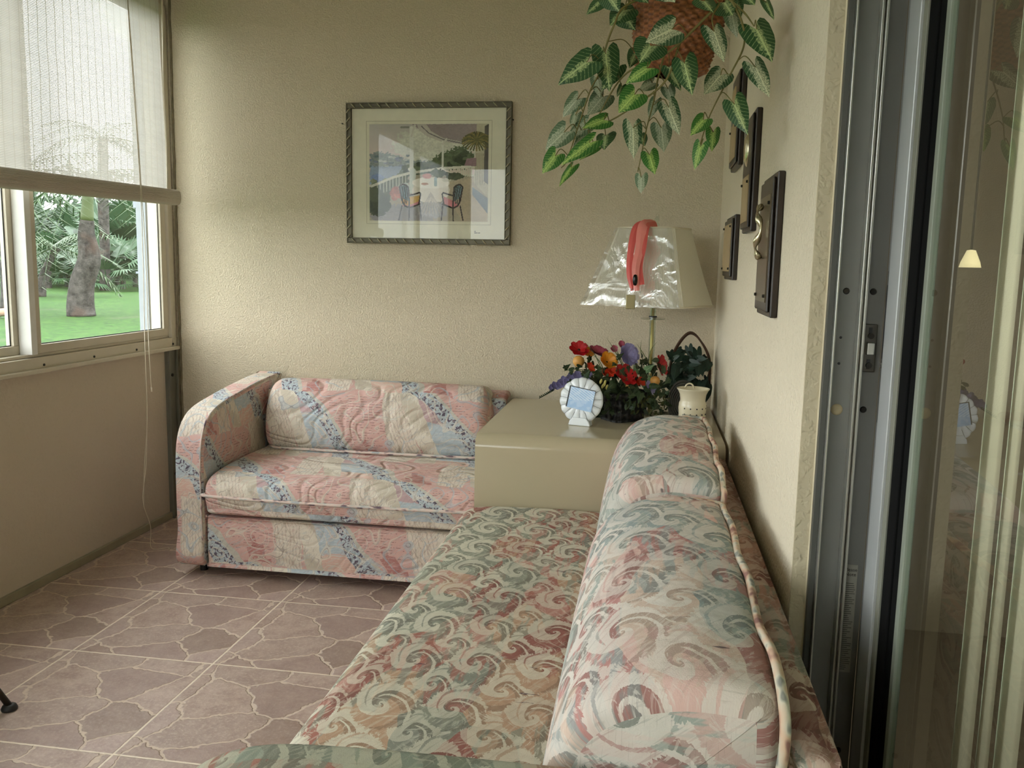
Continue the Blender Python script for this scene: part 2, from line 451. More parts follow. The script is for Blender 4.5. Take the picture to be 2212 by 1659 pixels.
def piping_mat(name, cols):
    a = M(name, .9, 0, .15); U, V, _ = a.sep('UV')
    n = a.noise(a.vec(U*14, V*26, 0), 1, 2, .6)
    a.color(a.ramp(n, [(.0, cols[0]), (.38, cols[1]), (.44, cols[0]), (.54, cols[2]), (.62, cols[3])]))
    return a.m
m_pipeA = piping_mat('piping_pastel', [lin(206, 200, 190), lin(170, 172, 176), lin(222, 196, 186), lin(110, 92, 100)])
m_pipeB = piping_mat('piping_sage', [lin(204, 196, 176), lin(140, 140, 132), lin(208, 176, 150), lin(150, 112, 104)])

# ================================================================== THE ROOM
XL, XR, YB, YF, ZC = -2.33, .30, 4.0, -2.5, 2.6
B(XL-3*0-.3, 6.0, YF-.3, YB+.3, -.12, 0).build('floor', m_floor, kind='structure')
B(XL-.15, 5.0, YF-.15, YB+.15, ZC, ZC+.1).build('ceiling', m_ceiling, kind='structure')
B(XL-.119, XR+.14, YB, YB+.15, 0, ZC).build('wall_back', m_wall, kind='structure')
# left wall: knee wall, header, piers; openings for the windows
ZS, ZT = .905, 2.42
WIN = [(1.35, 3.955), (-2.35, .95)]
lw = MB()
lw.box(XL-.12, XL, YF, YB, 0, .855); lw.box(XL-.12, XL, YF, YB, ZT+.05, ZC)
lw.box(XL-.12, XL, .99, 1.31, .855, ZT+.05)
lw.build('wall_left', m_panel, kind='structure')
fw = MB(); fw.box(XL-.12, XR+.14, YF-.12, YF, 0, .855); fw.box(XL-.12, XR+.14, YF-.12, YF, ZT+.05, ZC)
fw.box(XL-.12, XL+.1, YF-.12, YF, .855, ZT+.05); fw.box(-1.10, XR+.14, YF-.12, YF, .855, ZT+.05)
fw.build('wall_front', m_panel, kind='structure')
# right wall: solid from the corner to the door opening
YE = 1.705
B(XR, XR+.13, YE+.004, YB, 0, ZC).build('wall_right', m_wall_r, kind='structure')
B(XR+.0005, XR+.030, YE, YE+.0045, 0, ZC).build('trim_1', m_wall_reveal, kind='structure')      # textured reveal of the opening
B(XR+.0, XR+.13, -2.5, YE, 2.3, ZC).build('wall_right', m_wall_r, kind='structure')
B(XR+.0, XR+.13, -2.5, -1.2, 0, 2.3).build('wall_right', m_wall_r, kind='structure')
MB().tube([(XR+.0295, YE-.001, z) for z in (0, 1, 2.3)], .0022, 6).build('trim_2', simple('caulk', lin(214, 202, 172), .8), kind='structure')

# window_1, facing the sofa corner
def build_window(name, y0, y1, fixed):
    fr = MB()
    # outer frame
    fr.box(XL-.09, XL+.018, y0-.04, y1, .858, .905); fr.box(XL-.09, XL+.018, y0-.04, y1, ZT, ZT+.05)
    fr.box(XL-.09, XL+.018, y1-.012, y1+.03, .858, ZT+.05); fr.box(XL-.09, XL+.018, y0-.04, y0, .858, ZT+.05)
    fr.box(XL-.06, XL+.003, y0, y1-.012, .905, .918)
    w_ = fr.build(name, m_winframe, bevel=.003, kind='structure')
    sl = B(XL-.01, XL+.036, y0-.06, y1+.03, .845, .862).build('window_sill', m_winframe, w_, bevel=.004)
    sc = MB()
    for yy in np.arange(y0+.12, y1, .31): sc.cyl((XL+.018, yy, .874), (XL+.021, yy, .874), .005, n=10)
    sc.build('screw', m_screw, w_)
    for k, (a, b, dx) in enumerate(fixed):
        s = MB(); X0, X1 = XL-.045+dx, XL-.012+dx
        bw = .042
        s.box(X0, X1, a, b, .918, .952); s.box(X0, X1, a, b, ZT-.034, ZT); s.box(X0, X1, a, a+bw, .952, ZT-.034); s.box(X0, X1, b-bw, b, .952, ZT-.034)
        so = s.build('sash', m_winframe, w_, bevel=.002)
        g = B(XL-.031+dx, XL-.027+dx, a+bw, b-bw, .952, ZT-.034).build('glass_pane', m_glass, so)
        gk = MB(); q = .004; xg = XL-.0265+dx
        gk.box(xg, xg+.002, a+bw, b-bw, .952, .952+q); gk.box(xg, xg+.002, a+bw, a+bw+q, .952, ZT-.034); gk.box(xg, xg+.002, b-bw-q, b-bw, .952, ZT-.034)
        gk.build('gasket', m_dark, so)
    return w_
build_window('window_1', 1.35, 3.955, [(1.40, 2.97, -.02), (2.985, 3.935, .02)])
_w = bpy.data.objects['window_1']
B(XL-.03, XL+.024, 2.952, 2.984, .918, ZT).build('meeting_rail', simple('white_rail', lin(220, 218, 212), .4), _w, bevel=.002)
build_window('window_2', -2.35, .95, [(-2.3, -.72, -.02), (-.70, .93, .02)])
# window in the wall behind the camera
w3 = MB(); w3.box(XL+.1, -1.10, YF-.08, YF+.01, .858, .905); w3.box(XL+.1, -1.10, YF-.08, YF+.01, ZT, ZT+.05)
for xx in (XL+.1, -1.69, -1.145): w3.box(xx, xx+.045, YF-.08, YF+.01, .905, ZT)
w3o = w3.build('window_3', m_winframe, kind='structure')
for i, xx in enumerate((XL+.145, -1.645)):
    B(xx, (-1.69, -1.145)[i], YF-.04, YF-.036, .905, ZT).build('glass_pane', m_glass, w3o)
# corner post, base strip, corner caulk
cp = MB(); cp.box(XL, XL+.014, 3.90, 3.995, 0, .845); cp.box(XL+.014, XL+.026, 3.90, 3.912, 0, .845); cp.box(XL+.014, XL+.026, 3.97, 3.982, 0, .845)
cpo = cp.build('trim_3', m_galv, bevel=.001, kind='structure')
sc = MB()
for zz in (.72, .22): sc.cyl((XL+.014, 3.94, zz), (XL+.019, 3.94, zz), .008, n=12)
sc.build('screw', m_screw, cpo)
B(XL, XL+.016, YF, 3.90, 0, .034).build('baseboard_left', simple('base_strip', lin(150, 142, 118), .6, 0, 12, .2), bevel=.003, kind='structure')
ck = MB(); pts = []
random.seed(3)
for i in range(60): pts.append((XL+.030+random.uniform(-.002, .002), YB-.004, i*ZC/59))
ck.tube(pts, .0055, 6); ck.build('trim_4', simple('old_caulk', lin(120, 108, 84), .9, 0, 30, .5), kind='structure', smooth=True)

# ================================================================== SLIDING DOOR (door_1)
YJ = 1.70; X0 = XR+.030
dj = MB()
dj.box(X0, X0+.102, YJ, YJ+.02, 0, 2.3)                       # jamb web
dj.box(X0, X0+.15, -1.2, YJ+.02, 2.28, 2.34)                  # head
dj.box(X0-.0, X0+.15, -1.2, YJ+.02, 0, .03)                   # sill track
door = dj.build('door_1', m_grey, kind='structure')
B(X0, X0+.011, YJ-.012, YJ, .03, 2.28).build('jamb_fin', m_greyd, door, bevel=.001)
B(X0+.011, X0+.0145, YJ-.026, YJ, .03, 2.28).build('track_rail', m_rail, door, bevel=.001)
tr = MB(); tr.box(X0+.054, X0+.058, YJ-.024, YJ, .03, 2.28); tr.box(X0+.062, X0+.0665, YJ-.024, YJ, .03, 2.28); tr.box(X0+.058, X0+.062, YJ-.012, YJ, .03, 2.28)
tr.build('track_rail', m_rail, door, bevel=.001)
mb = MB()
def disc(mb, x, z, r, d=.003, y=YJ, n=16): mb.cyl((x, y, z), (x, y-d, z), r, r*.8, n)
for x, z in ((.363, 1.262), (.411, 1.262), (.409, 1.04), (.361, .35), (.411, .35)):
    q = MB(); disc(q, x, z, .0062); q.build('screw', m_screw, door)
for x, z in ((.3345, 1.175), (.359, 1.175), (.3345, 1.126), (.359, 1.126)): disc(mb, x, z, .0026, .0012)
mb.build('screw_hole', m_dark, door)
q = MB(); q.lathe([(0, .006), (.006, .005), (.010, .002), (.011, 0)], n=16)
q.v = [(.361+a, YJ-c, 1.038+b) for a, b, c in q.v]; q.build('plug', simple('plug_beige', lin(180, 165, 130), .5), door, smooth=True)
# strike plate
sp = B(.3985, .4225, YJ-.006, YJ, 1.112, 1.202).build('strike_plate', simple('strike_steel', lin(92, 90, 84), .35, .8), door, bevel=.002)
q = MB(); q.box(.404, .418, YJ-.016, YJ-.006, 1.145, 1.168); q.build('keeper', m_rail, sp, bevel=.002)
q = MB(); q.box(.407, .413, YJ-.0072, YJ-.006, 1.178, 1.196); q.box(.407, .413, YJ-.0072, YJ-.006, 1.118, 1.136); q.build('slot', m_dark, sp)
q = MB(); q.cyl((.411, YJ-.006, 1.180), (.411, YJ-.010, 1.180), .0055, n=14); q.cyl((.411, YJ-.006, 1.125), (.411, YJ-.010, 1.125), .0055, n=14); q.build('screw', m_screw, sp)
# paper notice stuck on the jamb
no = B(.3965, .4215, YJ-.0008, YJ, .30*0+.515, .735).build('notice_sticker', simple('notice_paper', lin(150, 148, 136), .7), door)
tag(no, 'narrow printed paper notice stuck on the grey jamb')
def text(body, loc, size, mat, parent, rot=(PI/2, 0, 0), name='lettering', align='CENTER', ext=.0002):
    c = bpy.data.curves.new(name, 'FONT'); c.body = body; c.size = size; c.align_x = align; c.extrude = ext
    t = bpy.data.objects.new(name, c); COL.objects.link(t)
    dg = bpy.context.evaluated_depsgraph_get(); me = bpy.data.meshes.new_from_object(t.evaluated_get(dg))
    bpy.data.objects.remove(t)
    me.materials.clear(); me.materials.append(mat)
    o = bpy.data.objects.new(name, me); COL.objects.link(o); o.location = loc; o.rotation_euler = rot
    if parent: o.parent = parent
    return o
m_ink = simple('ink', (.02, .02, .02), .7)
text('Please\nNote', (.409, YJ-.0011, .722), .0095, m_ink, no)
q = MB(); random.seed(5)
for i in range(44):
    z = .698-i*.0041; wd = random.uniform(.010, .021)
    q.box(.399, .399+wd, YJ-.0011, YJ-.0009, z-.0011, z)
q.build('printed_line', simple('ink_grey', lin(70, 68, 62), .7), no)
# sliding panel
XS = .432
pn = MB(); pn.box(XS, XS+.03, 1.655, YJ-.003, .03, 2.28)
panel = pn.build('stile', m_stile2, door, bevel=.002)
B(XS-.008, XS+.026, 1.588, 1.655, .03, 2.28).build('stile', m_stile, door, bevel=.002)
B(XS-.003, XS+.024, 1.566, 1.588, .03, 2.28).build('glazing_bead', simple('bead_beige', lin(120, 120, 108), .6), door, bevel=.002)
q = MB()
q.box(XS+.000, XS+.02, 1.520, 1.566, .03, 2.28); q.box(XS+.004, XS+.018, 1.488, 1.520, .03, 2.28)
q.build('gasket', simple('matte_gasket', (.006, .006, .006), .95, 0, 30, .1, 0, .08), door, bevel=.003)
q = MB(); q.box(XS+.003, XS+.016, 1.470, 1.488, .03, 2.28); q.build('glazing_bead', simple('bead_green', lin(128, 134, 122), .5), door, bevel=.002)
pl_ = B(XS-.0025, XS+.004, 1.664, 1.684, 1.02, 1.30).build('pull', simple('pull_grey', lin(110, 110, 106), .4, .5), door, bevel=.001)
B(XS-.0032, XS-.0024, 1.669, 1.678, 1.14, 1.275).build('slot', m_dark, pl_)
q = MB(); q.cyl((XS-.0025, 1.672, 1.128), (XS-.006, 1.672, 1.128), .005, n=12); q.build('screw', m_rail, pl_)
MB().grid(lambda u, v: (XS+.008, -1.1+u*2.571, .06+v*2.19), 1, 1).build('glass_pane', m_doorglass, door)
q = MB(); q.box(XS, XS+.03, -1.1, 1.488, .03, .07); q.box(XS, XS+.03, -1.1, 1.488, 2.24, 2.28); q.box(XS, XS+.03, -1.18, -1.1, .03, 2.28)
q.build('door_rail', m_stile, door, bevel=.002)
# vertical blinds hanging inside, behind the glass
m_slat = simple('blind_vinyl', lin(222, 224, 204), .55, 0, 8, .04)
vb = thing('vertical_blind', 'pale vertical slat blind hanging indoors behind the sliding glass door', 'blind', (.57, 1.5, 0))
B(-.03, .03, -2.6, .06, 2.36, 2.41).build('headrail', m_white, vb)
sw, sp_ = .089, .084
for k in range(34):
    yy = .01-k*sp_; a = math.radians((50, 57, 47, 60)[k % 4])
    g = MB()
    def fn(u, v, yy=yy, a=a):
        s_ = (u-.5)*sw; b = .006*(1-4*(u-.5)**2)
        return (s_*math.cos(a)*1 - b*math.sin(a), yy + s_*math.sin(a)+b*math.cos(a), .04+v*2.32)
    g.grid(fn, 6, 1); g.build('slat', m_slat, vb, smooth=True, solid=.001)
# a glowing pendant shade indoors, glimpsed between the slats
pp = W(2096, 566, 2.75)
pend = thing('pendant_light', 'small glowing cream pendant lamp indoors, glimpsed between the blind slats', 'ceiling light', (pp.x, pp.y, pp.z))
mg = M('glowing_shade', .6); mg.color(lin(240, 225, 170)); mg.b.inputs['Emission Color'].default_value = (1, .86, .5, 1); mg.b.inputs['Emission Strength'].default_value = .6
MB().lathe([(.0, .036), (.012, .034), (.026, .0), (.030, -.016), (.028, -.016), (.024, .0)], n=24).build('shade', mg.m, pend, smooth=True)
MB().tube([(0, 0, .03), (0, 0, ZC-pp.z)], .003, 6).build('cord', m_dark, pend)
_l = bpy.data.lights.new('room_light', 'POINT'); _l.energy = 115; _l.shadow_soft_size = .15; _l.color = (1, .95, .86)
_o = bpy.data.objects.new('room_light', _l); COL.objects.link(_o); _o.location = (1.7, -.6, 2.2)
# room inside the house: floor carries on, walls
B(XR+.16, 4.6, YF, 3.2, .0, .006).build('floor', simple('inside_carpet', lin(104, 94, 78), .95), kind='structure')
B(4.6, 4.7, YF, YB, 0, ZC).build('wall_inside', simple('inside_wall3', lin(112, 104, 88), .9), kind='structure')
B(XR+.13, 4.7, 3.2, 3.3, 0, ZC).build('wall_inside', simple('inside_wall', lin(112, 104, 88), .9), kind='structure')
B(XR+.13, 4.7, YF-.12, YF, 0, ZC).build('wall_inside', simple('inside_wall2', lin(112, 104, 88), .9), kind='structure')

# ================================================================== SOFAS
def offset_profile(P, d):
    n = len(P); out = []
    area_ = sum(P[i][0]*P[(i+1) % n][1]-P[(i+1) % n][0]*P[i][1] for i in range(n))
    sg = 1 if area_ > 0 else -1
    for i in range(n):
        a, b = P[i-1], P[(i+1) % n]; tx, ty = b[0]-a[0], b[1]-a[1]; L = math.hypot(tx, ty) or 1
        out.append((P[i][0]-sg*ty/L*d, P[i][1]+sg*tx/L*d))
    return out
def cushion(ctrl, t0, t1, axis, r=.04, k=6, nt=24, bulge=.0, zs=None, closed_spline=True):
    P = [(p.x, p.y) for p in spline([(a, b, 0) for a, b in ctrl], k, True)] if closed_spline else ctrl
    n = len(P); arc = [0]
    for i in range(n): arc.append(arc[-1]+math.hypot(P[(i+1) % n][0]-P[i][0], P[(i+1) % n][1]-P[i][1]))
    rows = []; ts = []
    for j in range(7):
        a = j/6*PI/2; ts.append((t0+r*(1-math.sin(a))*1.0 if 0 else t0+r*(1-math.cos(a)), r*(1-math.sin(a))))
    for j in range(1, nt): ts.append((t0+r+(t1-t0-2*r)*j/nt, 0))
    for j in range(6, -1, -1):
        a = j/6*PI/2; ts.append((t1-r*(1-math.cos(a)), r*(1-math.sin(a))))
    mb = MB(); cx0 = sum(p[0] for p in P)/n; cz0 = sum(p[1] for p in P)/n
    def place(a, z, t): return (a, t, z) if axis == 'y' else (t, a, z)
    for t, off in ts:
        Q = offset_profile(P, -off) if False else offset_profile(P, off)
        f = (t-t0)/(t1-t0); bl = bulge*math.sin(PI*f)
        dz = zs(f) if zs else 1
        rows.append([mb.vert(place(cx0+(q[0]-cx0)*(1+bl), (.43+(cz0+(q[1]-cz0)*(1+bl)-.43)*dz) if zs else cz0+(q[1]-cz0)*(1+bl), t)) for q in Q])
    for j in range(len(rows)-1):
        for i in range(n):
            ii = (i+1) % n
            mb.face((rows[j][i], rows[j][ii], rows[j+1][ii], rows[j+1][i]),
                    [(ts[j][0], arc[i]), (ts[j][0], arc[i+1]), (ts[j+1][0], arc[i+1]), (ts[j+1][0], arc[i])])
    for rw in (rows[0][::-1], rows[-1]):
        prev = rw; sgn = -1 if rw[0] == rows[0][-1] else 1
        c = [sum(mb.v[i][a_] for i in rw)/n for a_ in range(3)]
        uvp = lambda i: ((mb.v[i][0] if axis == 'y' else mb.v[i][1]), mb.v[i][2])
        for f in (.82, .55, .28, .02):
            cur = []
            for i in rw:
                p = [c[a_]+(mb.v[i][a_]-c[a_])*f for a_ in range(3)]
                p[1 if axis == 'y' else 0] += sgn*r*.35*(1-f*f); cur.append(mb.vert(p))
            for i in range(n):
                ii = (i+1) % n; fc_ = (prev[i], prev[ii], cur[ii], cur[i]); mb.face(fc_, [uvp(q_) for q_ in fc_])
            prev = cur
        mb.face(prev, [uvp(q_) for q_ in prev])
    return mb

# ---- pink patchwork love seat against the back wall
sa = thing('love_seat', 'pink and blue patchwork love seat against the back wall under the framed print', 'sofa', (0, 0, 0))
XA0, XA1 = -1.745, -.612
# front panel
pa = [(3.19, .05), (3.19, .25), (3.22, .26), (3.40, .26), (3.90, .26), (3.90, .05)]
cushion([(3.19, .06), (3.186, .15), (3.19, .245), (3.21, .258), (3.55, .26), (3.90, .258), (3.90, .05), (3.55, .045), (3.21, .045)], XA0, XA1, 'x', .012, 5).build('base_panel', m_sofaA, sa, smooth=True)
# seat cushion
cushion([(3.165, .30), (3.155, .35), (3.175, .405), (3.25, .432), (3.45, .442), (3.70, .440), (3.78, .43), (3.78, .27), (3.45, .265), (3.20, .266)], XA0+.004, XA1, 'x', .03, 5, bulge=.0).build('seat_cushion', m_sofaA_seat, sa, smooth=True)
q = MB(); q.tube(spline([(XA0+.012, 3.30, .352), (XA0+.006, 3.20, .350), (XA0+.025, 3.158, .349), (-1.4, 3.150, .347), (-1.0, 3.150, .348), (XA1-.01, 3.153, .352)], 8), .0065, 8)
q.build('piping', m_pipeA, sa, smooth=True)
# back cushion
cushion([(3.70, .43), (3.655, .50), (3.66, .60), (3.70, .69), (3.76, .738), (3.84, .745), (3.90, .72), (3.92, .60), (3.92, .43), (3.80, .42)], -1.715, -.685, 'x', .05, 5, bulge=.03).build('back_cushion', m_sofaA_back, sa, smooth=True)
q = MB(); q.tube(spline([(-1.70, 3.70, .446), (-1.6, 3.652, .449), (-1.1, 3.640, .452), (-.72, 3.652, .451), (XA1, 3.68, .449)], 8), .0065, 8)
q.build('piping', m_pipeA, sa, smooth=True)
# back frame
cushion([(3.80, .40), (3.80, .66), (3.84, .70), (3.92, .71), (3.965, .68), (3.97, .40), (3.97, .05), (3.80, .05)], -1.78, XA1-.006, 'x', .02, 4).build('back_frame', m_sofaA_arm, sa, smooth=True)
# left arm: band curving up and back
prof = [(3.19, .045), (3.178, .20), (3.176, .36), (3.180, .50), (3.20, .585), (3.245, .645), (3.32, .682), (3.45, .705), (3.70, .735), (3.93, .75), (3.96, .72), (3.965, .40), (3.965, .045), (3.6, .04)]
cushion(prof, -1.872, -1.752, 'x', .014, 6, 6).build('arm', m_sofaA_arm, sa, smooth=True)
q = MB()
s1 = spline([(a, b, 0) for a, b in prof[:10]], 6)
q.tube([(-1.758, p.x-.004, p.y+.002) for p in s1], .0035, 6); q.build('piping', m_pipeA, sa, smooth=True)
for xx in (-1.80, -.70):
    for yy in (3.26, 3.88):
        q = MB(); q.cyl((xx, yy, 0), (xx, yy, .05), .016, .02, 14); q.build('foot', m_dark, sa)

# ---- wave scroll sofa along the right wall
sb = thing('sofa', 'long sage and rose scroll-print sofa along the right wall in the foreground', 'sofa', (0, 0, 0))
cushion([(-.645, .12), (-.652, .30), (-.648, .365), (-.62, .408), (-.55, .425), (-.35, .432), (-.10, .430), (.10, .425), (.16, .40), (.16, .06), (-.3, .05), (-.63, .06)], 1.125, 3.02, 'y', .022, 6, 30).build('seat_cushion', m_seatB, sb, smooth=True)
def back_c(name, y0, y1, ctrl, zf=None):
    o = cushion(ctrl, y0, y1, 'y', .035, 6, 30, bulge=.015, zs=zf).build(name, m_backB, sb, smooth=True); return o
near = [(-.125, .44), (-.135, .50), (-.118, .60), (-.080, .672), (-.02, .715), (.06, .738), (.14, .738), (.195, .722), (.205, .66), (.205, .50), (.20, .435), (.05, .43)]
far = [(-.115, .44), (-.122, .52), (-.105, .63), (-.074, .71), (-.03, .768), (.05, .797), (.14, .797), (.20, .780), (.212, .70), (.21, .50), (.20, .435), (.05, .43)]
back_c('back_cushion', 1.14, 2.185, near, lambda f: 1-.045*max(0, (f-.8)/.2)**2-.03*max(0, (.15-f)/.15)**2); back_c('back_cushion', 2.205, 3.036, far, lambda f: .885+.115*min(1, f/.6)**.7-.04*max(0, (f-.85)/.15)**2)
def seam(ctrl, y, mat, r=.0045):
    P = [(p.x, y, p.y) for p in spline([(a, b, 0) for a, b in ctrl[:9]], 6)]
    return MB().tube(P, r, 8)
# piping along the upper back edges, drooping at the corners
for y0, y1, zt, xt in ((1.13, 2.19, .727, .196), (2.205, 3.036, .785, .201)):
    zz = (lambda y: zt-(.012*max(0, (y-y0-.85)/.2) if y0 < 2 else .036*(1-min(1, (y-y0)/.5)**.7)))
    pts = [(xt+.004, y0+.012, zt-.14), (xt+.010, y0+.006, zt-.06), (xt+.008, y0+.03, zz(y0)-.010)]
    L = y1-y0
    for i in range(1, 9): yq = y0+.03+(L-.06)*i/9; pts.append((xt+.006+.004*math.sin(i*2.1), yq, zz(yq)+.003*math.sin(i*1.7)))
    pts += [(xt+.004, y1-.03, zz(y1)-.002), (xt-.02, y1-.004, zz(y1)-.004), (xt-.07, y1-.002, zz(y1)+.0)]
    MB().tube(spline(pts, 6), .0078, 8).build('piping', m_pipeB, sb, smooth=True)
# back frame against the wall
cushion([(.212, .05), (.212, .58), (.222, .632), (.245, .650), (.272, .645), (.286, .61), (.288, .30), (.288, .05)], 1.125, 3.02, 'y', .02, 5, 30).build('back_frame', m_frameB, sb, smooth=True)
# near arm
armp = [(-.690, .05), (-.700, .25), (-.698, .40), (-.682, .485), (-.63, .556), (-.54, .598), (-.40, .612), (-.1, .617), (.20, .620), (.275, .612), (.285, .55), (.285, .05), (-.2, .045)]
cushion(armp, .985, 1.12, 'y', .022, 6, 8).build('arm', m_armB, sb, smooth=True)
for xx in (-.62, .2):
    for yy in (1.1, 2.95):
        q = MB(); q.cyl((xx, yy, 0), (xx, yy, .06), .016, .02, 14); q.build('foot', m_dark, sb)

# ================================================================== CORNER TABLE
m_lam = simple('glossy_laminate', lin(186, 174, 146), .16, 0, 6, .03, 0, .5)
def rbox_profile(y0, y1, z0, z1, r):
    P = [(y0, z0)]
    for i in range(25):
        a = PI-i/24*PI/2; P.append((y0+r+r*math.cos(a), z1-r+r*math.sin(a)))
    P += [(y1, z1), (y1, z0)]
    return P
q = MB(); q.prism(rbox_profile(3.045, 3.94, 0, .68, .05), -.605, .288, 'yzx')
tb = q.build('corner_table', m_lam, smooth=True); tb.data.set_sharp_from_angle(angle=math.radians(30))
tag(tb, 'glossy beige laminate cube table filling the corner between the two sofas', 'table')

# ================================================================== FRAMED PRINT
fc = Vector((-1.032, 3.985, 1.702)); FW, FH = .780, .640
fp = thing('framed_print', 'framed veranda print with white mat and dark twisted-rope frame on the back wall', 'picture', (-1.032, 3.985, 1.702))
fp.rotation_euler = (0, math.radians(-.1), 0)
fwid = .026
m_frame = simple('bronze_frame', lin(92, 86, 68), .4, .5, 20, .25)
m_frame_hi = simple('bronze_twist', lin(158, 150, 122), .35, .6, 20, .2)
def ring(mb, w, h, t, y0, y1):
    mb.box(-w/2, w/2, y0, y1, h/2-t, h/2); mb.box(-w/2, w/2, y0, y1, -h/2, -h/2+t)
    mb.box(-w/2, -w/2+t, y0, y1, -h/2+t, h/2-t); mb.box(w/2-t, w/2, y0, y1, -h/2+t, h/2-t)
q = MB(); ring(q, FW, FH, fwid, -.010, .012); ring(q, FW, FH, .006, -.014, -.010); ring(q, FW-.040, FH-.040, .006, -.014, -.010)
fo = q.build('frame', m_frame, fp, bevel=.002)
q = MB(); st = .0405
def ridge(mb, c, along, side):
    p = [c+along*(t*.5-.25)*st*1.2+side*((t-.5)*.024)+Vector((0, -.012-.004*math.sin(PI*t), 0)) for t in [i/6 for i in range(7)]]
    mb.tube(p, [.0008, .0022, .003, .0033, .003, .0022, .0008], 6)
for k in range(18):
    x = -FW/2+.035+k*(FW-.07)/17
    ridge(q, Vector((x, 0, FH/2-.013)), Vector((1, 0, 0)), Vector((0, 0, -1))); ridge(q, Vector((x, 0, -FH/2+.013)), Vector((1, 0, 0)), Vector((0, 0, -1)))
for k in range(15):
    z = -FH/2+.035+k*(FH-.07)/14
    ridge(q, Vector((-FW/2+.013, 0, z)), Vector((0, 0, 1)), Vector((1, 0, 0))); ridge(q, Vector((FW/2-.013, 0, z)), Vector((0, 0, 1)), Vector((1, 0, 0)))
q.build('rope_moulding', m_frame_hi, fo, smooth=True)
m_mat = simple('mat_board', lin(222, 218, 196), .8)
q = MB(); IW, IH = .563, .438
q.box(-FW/2+.02, FW/2-.02, -.002, .002, -FH/2+.02, FH/2-.02); mo = q.build('mat_board', m_mat, fp)
q = MB(); ox, oz = .002, .005
def rline(mb, w, h, t, y0, y1, ox=0, oz=0):
    mb.box(ox-w/2, ox+w/2, y0, y1, oz+h/2-t, oz+h/2); mb.box(ox-w/2, ox+w/2, y0, y1, oz-h/2, oz-h/2+t); mb.box(ox-w/2, ox-w/2+t, y0, y1, oz-h/2, oz+h/2); mb.box(ox+w/2-t, ox+w/2, y0, y1, oz-h/2, oz+h/2)
rline(q, IW+.03, IH+.03, .0012, -.0026, -.002, ox, oz); q.build('mat_line', simple('line_grey', lin(140, 134, 112), .8), mo)
text('Veranda', (.238, -.0024, -.262), .008, m_ink, mo) if False else None
q = MB()
for a, b, z in ((.222, .229, -.2585), (.222, .237, -.2655), (.240, .249, -.2655)): q.box(a, b, -.0026, -.002, z-.0016, z+.0016)
q.build('signature', m_ink, mo)
